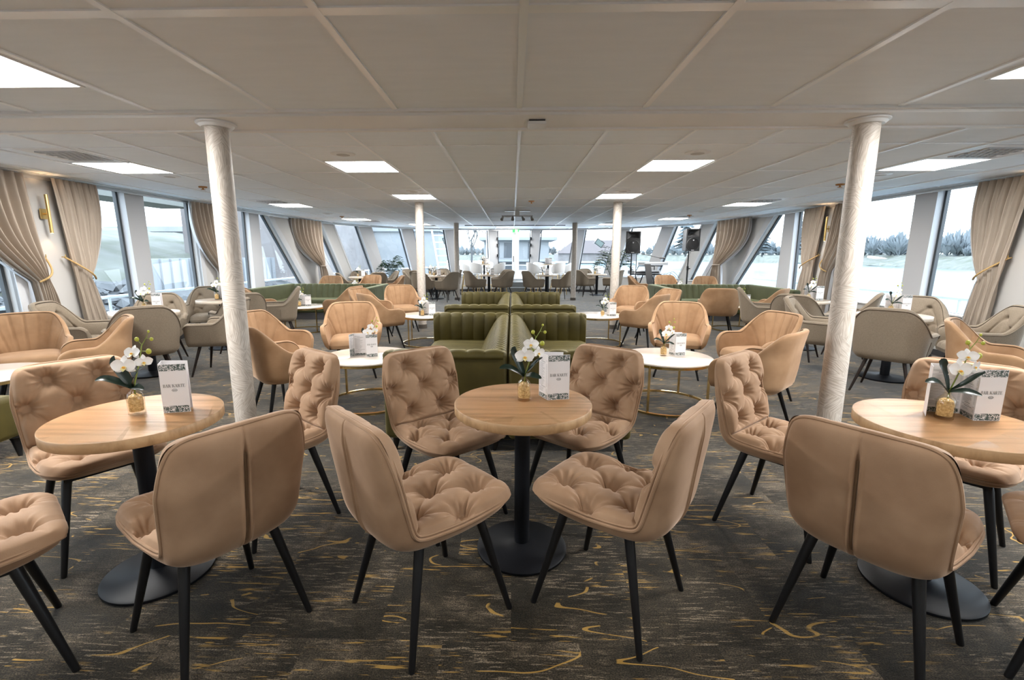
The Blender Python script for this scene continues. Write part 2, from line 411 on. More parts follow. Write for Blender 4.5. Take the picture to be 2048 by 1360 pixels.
def prof_at(l):   # l in [0,1] -> y,z, normal (towards sitter)
    x = np.clip(l, 0, 1)*(len(PR)-1)
    y = np.interp(x, np.arange(len(PR)), PR[:, 0]); z = np.interp(x, np.arange(len(PR)), PR[:, 1])
    e = 6
    dy = np.interp(x+e, np.arange(len(PR)), PR[:, 0]) - np.interp(x-e, np.arange(len(PR)), PR[:, 0])
    dz = np.interp(x+e, np.arange(len(PR)), PR[:, 1]) - np.interp(x-e, np.arange(len(PR)), PR[:, 1])
    n = np.hypot(dy, dz) + 1e-9
    return y, z, dz/n, -dy/n     # normal: for seat (dy<0,dz~0) -> (0,+1); for back (dz>0) -> (+1, .)
def half_w(l): return np.interp(l, [0, .12, .3, .5, .62, .8, 1], [.222, .236, .236, .222, .226, .236, .218])
def warp(S, T, c=.085, n=9):      # rounded rectangle in (x', l')
    return S*(1 - c*np.abs(T)**n), T*(1 - c*.9*np.abs(S)**n)
def chair_pt(S, T, off, lo=0., hi=1., round_lo=True, round_hi=True):
    x, t = warp(S, T)
    if not round_lo: x = np.where(T < 0, S, x); t = np.where(T < 0, T, t)
    if not round_hi: x = np.where(T > 0, S, x); t = np.where(T > 0, T, t)
    l = lo + (hi-lo)*(t+1)/2
    y, z, ny, nz = prof_at(l)
    w = half_w(l)
    cup = .016*np.abs(x)**3 * (0.4 + np.exp(-((l-BEND)/.22)**2))
    o = off + cup
    return np.stack([x*w, y + ny*o, z + nz*o], -1)
def mk_grid(nu, nv):
    # denser towards the border
    u = np.linspace(-1, 1, nu); u = np.sign(u)*(1 - (1-np.abs(u))**1.15); v = np.linspace(-1, 1, nv); v = np.sign(v)*(1 - (1-np.abs(v))**1.15)
    return np.meshgrid(u, v, indexing='ij')
BTN = [(-.42, .60), (.42, .60), (-.82, .02), (0, .02), (.82, .02), (-.42, -.58), (.42, -.58)]
LNK = [(0, 3), (1, 3), (0, 2), (1, 4), (2, 5), (3, 5), (3, 6), (4, 6), (0, (-.5, 1)), (1, (.5, 1)), (0, (-.9, .95)), (1, (.9, .95)), (5, (-.5, -1)), (6, (.5, -1)), (2, (-1, .0)), (4, (1, 0)), (5, (-.95, -.9)), (6, (.95, -.9)), (2, (-1, .4)), (4, (1, -.4))]
def make_dining_chair():
    root = thing('dining_chair', 'x', 'chair')
    # outer shell
    u = np.concatenate([np.linspace(-1, -.16, 22), np.linspace(-.14, .14, 41), np.linspace(.16, 1, 22)]); v = np.linspace(-1, 1, 100); S, T = np.meshgrid(u, v, indexing='ij')
    edge = np.sqrt(np.clip((1-np.abs(S)**5)*(1-np.abs(T)**14), 0, 1))
    x, t = warp(S, T); l = (t+1)/2
    D = np.interp(l, [0, .2, .45, .6, .8, 1], [.040, .062, .060, .058, .045, .030])
    seam = .014*np.exp(-(S*.23/.0055)**2)*sstep(.50, .56, l)*(1-sstep(.88, .95, l)) + .004*np.exp(-(S*.23/.004)**2)*sstep(.88, .95, l) - .0055*(np.exp(-((np.abs(S*.23)-.012)/.0055)**2))*sstep(.50, .56, l)*(1-sstep(.90, .97, l))
    P = chair_pt(S, T, -(D*edge) + seam)
    b = MB(); b.grid(P); b.f = [q[::-1] for q in b.f]; b.build('shell', VELVET, root, angle=180)
    # rear seam slit
    ls = np.linspace(.545, .90, 30); tt = ls*2-1
    A = []
    for s_ in (-.0032, .0032):
        SS = np.full_like(tt, s_/.23); y, z, ny, nz = prof_at(ls); Dd = np.interp(ls, [0, .2, .45, .6, .8, 1], [.040, .062, .060, .058, .045, .030])
        A.append(np.stack([SS*.23, y-ny*(Dd-.004), z-nz*(Dd-.004)], -1))
    b = MB(); b.grid(np.array(A)); o = b.build('back_seam', VELVET_DARK, root); o['label'] = 'dark vertical seam slit down the back'
    # seat and back pads
    S, T = mk_grid(120, 120)
    h = tuft_height(S, T, .23, .245, BTN, LNK, .054, seed=3)
    P = chair_pt(S, T, h + .002, 0, BEND+.015, True, False)
    b = MB(); b.grid(P); b.build('seat', VELVET, root, angle=180)
    h = tuft_height(S, T, .23, .225, BTN, LNK, .056, seed=5)
    P = chair_pt(S, T, h + .002, BEND-.005, 1, False, True)
    b = MB(); b.grid(P); b.build('backrest', VELVET, root, angle=180)
    # piping round the rim
    q = np.linspace(-1, 1, 60, endpoint=False); on = np.ones(60)
    S = np.r_[q, on, -q, -on]; T = np.r_[-on, q, on, -q]
    P = chair_pt(S, T, np.zeros(240))
    for off, rr in ((0, .0064),):
        b = MB(); b.tube(P, rr, 7, closed=True); b.build('piping', VELVET, root)
    P2 = chair_pt(S*.985, T*.985, np.full(240, .012))
    b = MB(); b.tube(P2, .0045, 6, closed=True); b.build('piping', VELVET, root)
    for sx in (-1, 1):
        for (y0, y1) in ((.13, .225), (-.13, -.225)):
            b = MB(); b.tube([(sx*.14, y0, .42), (sx*.15, y0*1.06, .385), (sx*.222, y1, .004), (sx*.2225, y1, 0)], [.0185, .0185, .0115, .0105], 14); b.build('leg', BLACKMETAL, root)
    b = MB(); b.box(-.16, .16, -.15, .15, .395, .412); b.build('under_frame', BLACKMETAL, root)
    return root

# ------------------------------------------------------------------ armchairs with wrap-round shell
def u_plan(W, yf, yb, rc):
    """half plan from back centre to arm front: list of (x,y,outward normal); right side"""
    pts = []
    for t in np.linspace(0, 1, 10, endpoint=False): pts.append(((W-rc)*t, yb, 0, -1))
    for a in np.linspace(0, PI/2, 22, endpoint=False): pts.append((W-rc+rc*math.sin(a), yb+rc-rc*math.cos(a), math.sin(a), -math.cos(a)))
    for t in np.linspace(0, 1, 22): pts.append((W, yb+rc+(yf-yb-rc)*t, 1, 0))
    return pts
def make_armchair(kind):
    C_ = kind == 'linen'
    name = 'armchair'
    root = thing(name, 'x', 'armchair')
    mat = LINEN if C_ else VELVET_B
    W, yf, yb, rc = (.262, .235, -.235, .15) if C_ else (.268, .225, -.235, .16)
    half = u_plan(W, yf, yb, rc)
    pl = [(-x, y, -nx, ny) for x, y, nx, ny in half[::-1][:-1]] + half
    pl = np.array(pl)
    # resample denser
    d = np.r_[0, np.cumsum(np.hypot(np.diff(pl[:, 0]), np.diff(pl[:, 1])))]
    n = 121
    s = np.linspace(0, d[-1], n); pl = np.stack([np.interp(s, d, pl[:, k]) for k in range(4)], 1)
    a = s - d[-1]/2; A = np.abs(a); AL = d[-1]/2
    zb, za = (.872, .625) if C_ else (.825, .60)
    a0, a1 = (.125, .37) if C_ else (.165, .42)
    top = za + (zb-za)*(1 - sstep(a0, a1, A))
    if C_: top = top - .012*sstep(.0, .24, A)**2
    else: top = top - .014*(A/.25).clip(0, 1)**3*(1-sstep(.2, .44, A))
    er = .07 if C_ else .12    # rounded arm front
    k = np.clip((A - (AL-er))/er, 0, 1)
    top = top - (.05 if C_ else .10)*(1 - np.sqrt(1-k**2*.98))
    th = .052 if C_ else .040
    z0 = .355
    lean = lambda z: .085*(np.maximum(z-.42, 0)/.45)**1.2
    def surf(side, v):        # side +1 outer, -1 inner ; v in [0,1] up the wall
        zlo = z0 if side > 0 else .40
        z = zlo + (top-zlo)*v
        wb = np.exp(-(a/.30)**2)
        lo = lean(z)*(.35+.65*wb) + np.where(z > .42, .0, -.05*((.42-z)/.07)**2)
        off = side*th/2 + lo + .035*sstep(.26, .55, A)*np.clip((z-.40)/.2, 0, 1)
        if C_ is False and side > 0: off = off + .010*np.sin(np.clip((z-z0)/.3, 0, 1)*PI)
        return np.stack([pl[:, 0]+pl[:, 2]*off, pl[:, 1]+pl[:, 3]*off, z], -1)
    rows = []
    for v in np.linspace(0, 1, 16): rows.append(surf(1, v))
    o1, i1 = rows[-1], surf(-1, 1.)
    for t in np.linspace(0, PI, 9)[1:-1]:
        m = (o1+i1)/2; p = m + (o1-m)*math.cos(t); p = p.copy(); p[:, 2] += math.sin(t)*th*.42; rows.append(p)
    outer = np.array(rows)
    b = MB(); b.grid(outer)
    nv = n
    b.f = [q[::-1] for q in b.f]
    # inner wall with channels or tufts
    NI = 40
    inn = np.array([surf(-1, v) for v in np.linspace(1, 0, NI)])
    V = np.linspace(1, 0, NI)[:, None]*np.ones((1, n)); Ag = np.ones((NI, 1))*a[None, :]
    if C_:
        Wb = .27; Sg = np.clip(Ag/.30, -1.6, 1.6); Tg = np.clip((V - .5)/.40, -1.3, 1.3)
        X = Sg*.24; Y = Tg*.19; h = np.zeros_like(X)
        bt = [(-.42, .62), (.42, .62), (-.9, .02), (0, .02), (.9, .02), (-.42, -.6), (.42, -.6)]
        for (i, j) in [(0, 3), (1, 3), (0, 2), (1, 4), (2, 5), (3, 5), (3, 6), (4, 6), (0, (-.55, 1.1)), (1, (.55, 1.1))]:
            p = np.array(bt[i])*(.24, .19); q2 = np.array(bt[j] if isinstance(j, int) else j)*(.24, .19); dd = q2-p
            t = np.clip(((X-p[0])*dd[0]+(Y-p[1])*dd[1])/(dd**2).sum(), 0, 1); r = np.hypot(X-p[0]-t*dd[0], Y-p[1]-t*dd[1])
            h -= .015*np.exp(-(r/.012)**1.3)
        for p in bt:
            r = np.hypot(X-p[0]*.24, Y-p[1]*.19); h -= .026*np.exp(-(r/.022)**1.3)
        h += .026*np.sin(np.clip(V, 0, 1)*PI)**.5
    else:
        h = -.013*sum(np.exp(-((Ag - c*(.62+.38*V))/.007)**2) for c in (-.31, -.205, -.105, -.0, .105, .205, .31)) + .010*np.sin(np.clip(V, 0, 1)*PI)**.5*np.exp(-(Ag/.34)**4)
        h = h + -.006*np.exp(-((np.abs(Ag)-.39)/.008)**2)
    h = h*sstep(0, .06, 1-V)
    inn[:, :, 0] -= pl[None, :, 2]*h; inn[:, :, 1] -= pl[None, :, 3]*h
    b2 = MB(); b2.grid(inn); b2.f = [q[::-1] for q in b2.f]
    b2.build('backrest', mat, root, angle=180)
    # arm-front caps: close the outer shell with the inner wall
    for e in (0, n-1):
        loop = [tuple(p) for p in outer[:, e]] + [tuple(p) for p in inn[:, e]]
        c = np.mean(loop, axis=0) + np.array([0, .012, 0]); o = len(b.v); b.add(loop + [tuple(c)], [])
        m_ = len(loop)
        for i in range(m_): b.f.append((o+i, o+(i+1) % m_, o+m_) if e else (o+(i+1) % m_, o+i, o+m_)); b.m.append(0)
    # underside
    und = [tuple(p) for p in outer[0]]
    b.add(und, [tuple(range(len(und)))])
    b.build('shell', mat, root, angle=60)
    if C_:
        rim = rows[15].copy(); rim[:, 0] += pl[:, 2]*.004; rim[:, 1] += pl[:, 3]*.004
        front = [tuple(p) for p in outer[::-1][7:, n-1]]
        bb = MB(); bb.tube(rim, .0055, 6); bb.build('piping', LINEN_PIPE, root)
        for e, sg in ((0, -1), (n-1, 1)):
            kk = int(n*.20) if e == 0 else n-1-int(n*.20)
            seam = [(outer[i, kk, 0]+pl[kk, 2]*.001, outer[i, kk, 1]+pl[kk, 3]*.001, outer[i, kk, 2]) for i in range(0, 13)]
            bb = MB(); bb.tube(seam, .0035, 5); bb.build('piping', LINEN_PIPE, root)
    # seat cushion
    nu, nv = 40, 40
    S, T = np.meshgrid(np.linspace(-1, 1, nu), np.linspace(-1, 1, nv), indexing='ij')
    x, t = warp(S, T, .10, 8)
    sw = W - th/2 + .004
    px = x*sw; py = -.215 + (t+1)/2*.475
    e = np.sqrt(np.clip((1-np.abs(S)**8)*(1-np.abs(T)**8), 0, 1))
    zt = .40 + .075*e + .012*(1-S**2)*(1-T**2)
    if C_:
        for c in (-.4, .4): zt = zt - .010*np.exp(-((S-c)*sw/.010)**2)*e
        for c in (-.2, .35): zt = zt - .010*np.exp(-((T-c)*.24/.010)**2)*e
    Pt = np.stack([px, py, zt], -1); Pb = np.stack([px*.97, py*.985, np.full_like(px, .365)], -1)
    b = MB(); b.grid(Pt)
    rim_t = [Pt[i, 0] for i in range(nu)] + [Pt[nu-1, j] for j in range(1, nv)] + [Pt[i, nv-1] for i in range(nu-2, -1, -1)] + [Pt[0, j] for j in range(nv-2, 0, -1)]
    rim_b = [Pb[i, 0] for i in range(nu)] + [Pb[nu-1, j] for j in range(1, nv)] + [Pb[i, nv-1] for i in range(nu-2, -1, -1)] + [Pb[0, j] for j in range(nv-2, 0, -1)]
    m_ = len(rim_t); b.add(rim_t + rim_b, [(i, i+m_, (i+1) % m_+m_, (i+1) % m_) for i in range(m_)] + [tuple(m_+i for i in range(m_))])
    b.build('seat', mat, root, angle=70)
    lm = BROWNLEG if C_ else BLACKMETAL
    for sx in (-1, 1):
        for (ya, yb2) in ((.15, .235), (-.14, -.235)):
            b = MB(); b.tube([(sx*.15, ya, .375), (sx*.155, ya*1.03, .34), (sx*.24, yb2, .003), (sx*.24, yb2, 0)], [.019, .018, .0105, .0095], 10); b.build('leg', lm, root)
    return root

def make_stool():
    root = thing('bar_stool', 'x', 'bar stool')
    n = 49; a = np.linspace(-1, 1, n)*R(128)
    def shell(v, th):
        top = .86 + .27*np.cos(np.clip(a/R(128), -1, 1)*PI/2)**.7
        z = .74 + (top-.74)*v; r = .19 + .045*np.sqrt(v) + th
        return np.stack([r*np.sin(a), -r*np.cos(a)+.02, z + 0*a], -1)
    rows = [shell(v, .018) for v in np.linspace(0, 1, 10)] + [shell(v, -.012) for v in np.linspace(1, 0, 10)]
    b = MB(); b.grid(np.array(rows), cu=True); b.build('shell', WHITE_SHELL, root)
    b = MB(); b.lathe([(.0, .735), (.19, .735), (.212, .76), (.20, .80), (.0, .815)], 24); b.build('seat', WHITE_SHELL, root)
    for sx in (-1, 1):
        for sy in (-1, 1):
            b = MB(); b.tube([(sx*.13, sy*.13, .75), (sx*.22, sy*.22, 0)], .011, 8); b.build('leg', BRASS_SATIN, root)
    b = MB(); b.tube([(-.19, -.19, .28), (.19, -.19, .28), (.19, .19, .28), (-.19, .19, .28)], .008, 6, closed=True); b.build('footrest', BRASS_SATIN, root)
    return root

# ------------------------------------------------------------------ tables
def make_pedestal(top_mat, edge_mat, r, h, base_r=.215, pole=.036):
    def f():
        root = thing('pedestal_table', 'x', 'table')
        b = MB(); t = .042
        b.lathe([(0, h-t), (r-.002, h-t), (r, h-t+.002), (r, h-.002), (r-.002, h)], 96, 1)
        b.lathe([(r-.002, h), (0, h)], 96, 0)
        b.build('tabletop', [top_mat, edge_mat], root, angle=50)
        b = MB(); b.tube([(0, 0, .03), (0, 0, h-t)], pole, 24); b.build('pole', BASEMETAL, root)
        b = MB(); b.lathe([(0, 0), (base_r-.004, 0), (base_r, .004), (base_r, .014), (base_r-.01, .019), (pole+.03, .026), (pole+.006, .04), (0, .042)], 64); b.build('base', BASEMETAL, root, angle=50)
        return root
    return f
def make_coffee_table():
    root = thing('coffee_table', 'x', 'table')
    h = .46; r = .41
    b = MB(); b.lathe([(0, h-.018), (r-.004, h-.018), (r, h-.014), (r, h-.003), (r-.003, h), (0, h)], 72); b.build('marble_top', MARBLE, root, angle=50)
    b = MB(); b.lathe([(r-.03, h-.042), (r-.012, h-.042), (r-.012, h-.018), (r-.03, h-.018), (r-.03, h-.042)], 72); b.build('top_rim', BRASS, root, angle=50)
    rr = .40
    b = MB(); b.lathe([(rr-.012, 0), (rr+.012, 0), (rr+.012, .018), (rr-.012, .018), (rr-.012, 0)], 72); b.build('base_ring', BRASS, root, angle=50)
    for k in range(4):
        a = R(52 + 90*k); x, y = .392*math.cos(a), .392*math.sin(a)
        b = MB(); b.box(x-.009, x+.009, y-.009, y+.009, .015, h-.02); b.build('leg', BRASS, root)
    return root

# ------------------------------------------------------------------ orchid and menu
def petal_pts(L, Wd, cup, n=7, m=5):
    P = np.zeros((n, m, 3))
    for i in range(n):
        u = i/(n-1); w = Wd*math.sin(PI*min(u*.93+.05, 1))**.75
        for j in range(m):
            v = j/(m-1)*2-1
            P[i, j] = (v*w, u*L, cup*(u**2)*L + .18*w*(v*v))
    return P
def xf(P, M): 
    s = P.shape; Q = np.c_[P.reshape(-1, 3), np.ones(P.size//3)] @ np.array(M).T
    return Q[:, :3].reshape(s)
def make_orchid():
    root = thing('orchid_vase', 'x', 'vase of flowers')
    rb = .031
    b = MB(); b.lathe([(0, 0), (rb-.003, 0), (rb, .004), (rb, .078), (rb-.006, .090), (.012, .104), (.0105, .118), (.014, .124), (.0145, .128), (.011, .128)], 32); b.build('bottle', BOTTLE, root)
    b = MB(); b.lathe([(0, .014), (rb-.005, .015), (rb-.004, .060), (rb-.008, .078), (.012, .086), (0, .088)], 24); b.build('straw_filling', STRAW, root)
    st = [(0, 0, .03), (.004, -.002, .12), (.022, .0, .18), (.040, .0, .235), (.050, .004, .29), (.072, .006, .325), (.080, .008, .345)]
    b = MB(); b.tube(st, [.003, .0028, .0026, .0024, .002, .0016, .0012], 6)
    b.tube([(.022, 0, .18), (.010, -.02, .205), (.0, -.032, .215)], .0018, 5); b.tube([(.040, 0, .235), (.068, -.010, .228)], .0018, 5); b.tube([(.040, 0, .235), (.030, -.018, .262)], .0018, 5)
    b.tube([(.052, .004, .295), (.040, .0, .315)], .0014, 5); b.tube([(.050, .004, .268), (.074, -.004, .268)], .0016, 5); b.tube([(.070, .006, .322), (.088, .004, .318)], .0012, 5)
    b.build('stem', STEMM, root)
    for c, r_ in (((.038, 0, .319), .0085), ((.080, -.005, .268), .0105), ((.092, .004, .318), .007), ((.082, .008, .350), .005)):
        b = MB(); b.ball(c, r_, r_*.85, r_*1.15, 8); b.build('bud', BUD, root)
    # flowers facing -Y (towards the viewer), each slightly turned
    def flower(c, sc, ry, rx):
        M = Matrix.Translation(c) @ Matrix.Rotation(ry, 4, 'Z') @ Matrix.Rotation(rx, 4, 'X') @ Matrix.Rotation(R(90), 4, 'X') @ Matrix.Scale(sc, 4)
        b = MB()
        for ang, L, Wd, cup, dz in ((90, .036, .011, -.10, 0), (210, .034, .011, -.10, 0), (330, .034, .011, -.10, 0), (12, .038, .020, .12, .002), (168, .038, .020, .12, .002)):
            P = petal_pts(L, Wd, cup); P[:, :, 2] += dz
            b.grid(xf(P, M @ Matrix.Rotation(R(ang-90), 4, 'Z')))
        fo = b.build('flower', PETAL, root)
        b = MB()
        for ang, L, Wd in ((250, .014, .006), (290, .014, .006), (270, .018, .005)):
            P = petal_pts(L, Wd, .6); P[:, :, 2] += .004; b.grid(xf(P, M @ Matrix.Rotation(R(ang-90), 4, 'Z')), 0)
        lo = b.build('lip', LIPY, fo)
        b = MB(); cc = M @ Vector((0, -.004, .009)); b.ball(cc, .0045*sc, .0035*sc, .0035*sc, 6); b.build('column', LIP, fo)
    flower((.0, -.036, .215), 1.22, R(8), R(-8)); flower((.030, -.022, .266), .95, R(-12), R(-22)); flower((.062, -.016, .228), .85, R(35), R(5))
    def leaf(pts, w):
        P = np.array(resample_3(pts, 11)); n = len(P); G = np.zeros((n, 5, 3)); t = np.gradient(P, axis=0)
        for i in range(n):
            side = np.cross(t[i], (0, -.6, 1)); side /= np.linalg.norm(side)+1e-9; up = np.cross(side, t[i]); up /= np.linalg.norm(up)+1e-9
            ww = w*math.sin(PI*(i/(n-1)*.94+.04))**.6
            for j in range(5): v = j/2-1; G[i, j] = P[i] + side*ww*v + up*abs(v)*ww*.35
        b = MB(); b.grid(G); b.build('leaf', LEAFM, root)
    leaf([(0, 0, .11), (-.022, -.008, .165), (-.046, -.016, .225), (-.042, -.020, .255)], .020)
    leaf([(0, 0, .11), (-.040, -.025, .145), (-.080, -.04, .165), (-.112, -.045, .160)], .018)
    leaf([(0, 0, .112), (.030, -.042, .128), (.075, -.062, .120)], .018)
    leaf([(0, 0, .116), (.022, -.030, .152), (.055, -.046, .195), (.080, -.05, .213)], .010)
    return root
def resample_3(pts, n):
    P = np.array(pts, float); k = len(P)-1; out = []
    for u in np.linspace(0, k, n):
        i = min(int(u), k-1); t = u-i
        p0, p1, p2, p3 = P[max(i-1, 0)], P[i], P[i+1], P[min(i+2, k)]
        out.append(.5*((2*p1)+(p2-p0)*t+(2*p0-5*p1+4*p2-p3)*t*t+(3*p1-p0-3*p2+p3)*t**3))
    return out
# serif capitals as flat strokes (unit height)
def ring_half(cx, cz, rx, rz, w_thick, w_thin, a0, a1, n=12):
    q = []
    for i in range(n):
        A = [R(a0 + (a1-a0)*(i+k)/n) for k in (0, 1)]
        def pt(a, inner):
            w = w_thin + (w_thick-w_thin)*abs(math.cos(a)); 
            return (cx + (rx - (w if inner else 0))*math.cos(a), cz + (rz - (w_thin if inner else 0))*math.sin(a))
        q.append([pt(A[0], 0), pt(A[1], 0), pt(A[1], 1), pt(A[0], 1)])
    return q
def rect(x0, x1, z0, z1): return [[(x0, z0), (x1, z0), (x1, z1), (x0, z1)]]
def glyph(c):
    k, t, s = .15, .045, .05
    stem = rect(.12, .12+k, 0, 1) + rect(.02, .38, 0, s) + rect(.02, .38, 1-s, 1)
    if c == 'B': return stem + rect(.27, .42, 1-t, 1) + rect(.27, .45, .5, .5+t) + rect(.27, .45, 0, t) + ring_half(.42, .76, .22, .24, k, t, -90, 90) + ring_half(.44, .27, .26, .27, k, t, -90, 90), .78
    if c == 'R': return stem + rect(.27, .42, 1-t, 1) + rect(.27, .45, .48, .48+t) + ring_half(.42, .74, .23, .26, k, t, -90, 90) + [[(.38, .5), (.54, .5), (.80, 0), (.62, 0)]] + rect(.60, .88, 0, s), .86
    if c == 'A': return [[(.10, 0), (.16, 0), (.42, 1), (.36, 1)], [(.60, 0), (.78, 0), (.48, 1), (.34, 1)]] + rect(.22, .62, .32, .32+t) + rect(0, .26, 0, s) + rect(.50, .88, 0, s), .86
    if c == 'K': return stem + [[(.27, .42), (.34, .42), (.76, .97), (.69, .97)], [(.36, .55), (.50, .62), (.84, 0), (.66, 0)]] + rect(.58, .86, 1-s, 1) + rect(.62, .92, 0, s), .90
    if c == 'T': return rect(.32, .32+k, 0, 1) + rect(.20, .60, 0, s) + rect(.02, .78, 1-t, 1) + [[(.02, 1), (.02, .74), (.06, .74), (.10, 1)], [(.78, 1), (.78, .74), (.74, .74), (.70, 1)]], .80
    if c == 'E': return stem + rect(.27, .70, 1-t, 1) + rect(.27, .55, .5, .5+t) + rect(.27, .72, 0, t) + [[(.70, 1), (.70, .76), (.66, .76), (.62, 1)], [(.72, 0), (.74, .26), (.69, .26), (.63, 0)], [(.55, .40), (.55, .64), (.51, .64), (.51, .40)]], .78
    return [], .38
def make_menu(P=((-.150, .0), (-.114, .072), (.012, .060), (.0, -.030), (.103, -.018)), names=('flap', 'inner_page', 'inner_page', 'cover')):
    root = thing('menu_card', 'x', 'menu')
    H = .212
    for i in range(len(names)):
        (x0, y0), (x1, y1) = P[i], P[i+1]; d = Vector((x1-x0, y1-y0, 0)); L = d.length; d.normalize(); nrm = Vector((d.y, -d.x, 0))
        def pt(u, z, o=.0): return Vector((x0, y0, 0)) + d*u + nrm*o + Vector((0, 0, z))
        b = MB(); b.prism([pt(0, 0), pt(L, 0), pt(L, H), pt(0, H)], -nrm*.0012)
        page = b.build(names[i], PAPER, root, smooth=False)
        def quads(qs, name, mat):
            bb = MB()
            for q in qs: bb.add([pt(u, z, .0006) for u, z in q], [tuple(range(len(q)))])
            bb.build(name, mat, page, smooth=False)
        if names[i] == 'cover':
            quads(rect(.002, L-.002, .002, .030), 'ornament', ORN); quads(rect(.002, L-.002, H-.030, H-.002), 'ornament', ORN)
            x = 0; qs = []; sc = .0125
            for c in 'BAR KARTE':
                g, w = glyph(c); qs += [[((px+x)*sc, pz*sc) for px, pz in q] for q in g]; x += w
            tot = x*sc; sx = (L*.80)/tot
            qs = [[(L*.1 + u*sx, .111 + z*1.05) for u, z in q] for q in qs]
            quads(qs, 'lettering', INK)
            ov = []
            for k in range(20):
                a0, a1 = 2*PI*k/20, 2*PI*(k+1)/20; cx, cz = L/2, .098
                ov.append([(cx+.0105*math.cos(a0), cz+.0058*math.sin(a0)), (cx+.0105*math.cos(a1), cz+.0058*math.sin(a1)), (cx+.0088*math.cos(a1), cz+.0044*math.sin(a1)), (cx+.0088*math.cos(a0), cz+.0044*math.sin(a0))])
            for k in range(-2, 3): ov += [[(L/2+k*.0026-.0009, .0962), (L/2+k*.0026+.0009, .0962), (L/2+k*.0026+.0006, .0998), (L/2+k*.0026-.0006, .0998)]]
            quads(ov, 'emblem', INK)
        else:
            quads(rect(.002, L-.002, .002, .07) if names[i] == 'flap' else rect(.006, L-.006, .002, .022), 'ornament', ORN)
            if names[i] == 'flap': quads(rect(.002, L-.002, H-.02, H-.002), 'ornament', ORN)
            rr = random.Random(i+3); qs = []; z = H-.026 if i else H-.03
            while z > (.075 if names[i] == 'flap' else .03):
                head = rr.random() < .16
                w = L*(.35+.25*rr.random()); x0_ = .008 if not head else L*.25
                qs += rect(x0_, min(x0_+w, L-.012), z-(.0022 if head else .0013), z)
                if i and not head: qs += rect(L-.016, L-.007, z-.0012, z)
                z -= .0085 if head else .0052
            quads(qs, 'lettering', GREYINK)
    return root

# ------------------------------------------------------------------ sofas
def rib(x, per, depth): return depth*(np.abs(np.sin(PI*x/per))**.55 - 1)
def make_booth(sx):
    """half of a back-to-back booth: seat faces outwards, wing at each end. local x 0 = middle of the pair"""
    def f():
        L = 2.27; W = .875
        root = thing('booth_sofa', 'x', 'sofa')
        X = lambda x: sx*x
        def bx(b, x0, x1, *r): return b.box(min(X(x0), X(x1)), max(X(x0), X(x1)), *r)
        b = MB(); bx(b, .02, W-.03, .03, L-.03, .10, .30); b.build('base', GREEN, root)
        # seat ribbed along its length
        ny = 240; ys = np.linspace(.13, L-.13, ny)
        prof = [(.16, .43), (.30, .435), (.60, .438), (.80, .435), (.86, .415), (.885, .37), (.885, .31), (.87, .28)]
        P = np.zeros((len(prof), ny, 3))
        for i, (x, z) in enumerate(prof): P[i, :, 0] = X(x + (rib(ys, .078, .010) if i > 3 else 0)); P[i, :, 1] = ys; P[i, :, 2] = z + (rib(ys, .078, .017) if i < 5 else 0)
        b = MB(); b.grid(P); b.build('seat', GREEN, root, angle=180)
        prof = [(.30, .41), (.265, .47), (.225, .55), (.180, .63), (.135, .69), (.085, .728), (.045, .735), (.015, .722), (.004, .69), (.004, .10)]
        P = np.zeros((len(prof), ny, 3))
        for i, (x, z) in enumerate(prof):
            k = 1 if i < 8 else 0
            P[i, :, 0] = X(x + k*rib(ys, .078, .026)*(.9 if i < 5 else .3)); P[i, :, 1] = ys; P[i, :, 2] = z + k*rib(ys, .078, .016)*(.5 if i < 4 else 1)
        b = MB(); b.grid(P); b.build('backrest', GREEN, root, angle=180)
        for (y0, y1, inner) in ((0, .13, 1), (L-.13, L, -1)):
            b = MB(); b.rbox(min(X(.004), X(W)), max(X(.004), X(W)), y0+.012, y1-.012, .10, .735, .03)
            w = b.build('side_wing', GREEN, root, angle=60)
            # channelled inner face and rolled top
            nx = 160; xs = np.linspace(.03, W-.012, nx); yi = y1 if inner > 0 else y0; yo = y0 if inner > 0 else y1
            pr = [(yi-inner*.012, .40), (yi+inner*.010, .45), (yi+inner*.012, .60), (yi+inner*.006, .69), (yi-inner*.02, .735), (yi-inner*.06, .748), (yo+inner*.03, .740), (yo+inner*.002, .712), (yo+inner*.002, .688), (yo+inner*.016, .682)]
            P = np.zeros((len(pr), nx, 3)); rb = rib(xs-.03, .128, .020)
            # rounded outer end
            endz = np.where(xs > W-.07, .06*(1-np.sqrt(np.clip(1-((xs-(W-.07))/.058)**2, 0, 1))), 0)
            for i, (y, z) in enumerate(pr):
                P[i, :, 0] = X(xs); P[i, :, 1] = y + (inner*rb if i < 4 else 0); P[i, :, 2] = z + (rb*.6 if 3 < i < 7 else 0) - (endz if i > 2 else 0)
            b = MB(); b.grid(P); b.build('bolster', GREEN, w, angle=180)
        for lx in (.08, W-.07):
            for ly in (.06, L/2, L-.06):
                b = MB(); b.tube([(X(lx), ly, .11), (X(lx), ly, .085), (X(lx+.012), ly, 0)], [.035, .026, .014], 10); b.build('leg', BLACKMETAL, root)
        return root
    return f
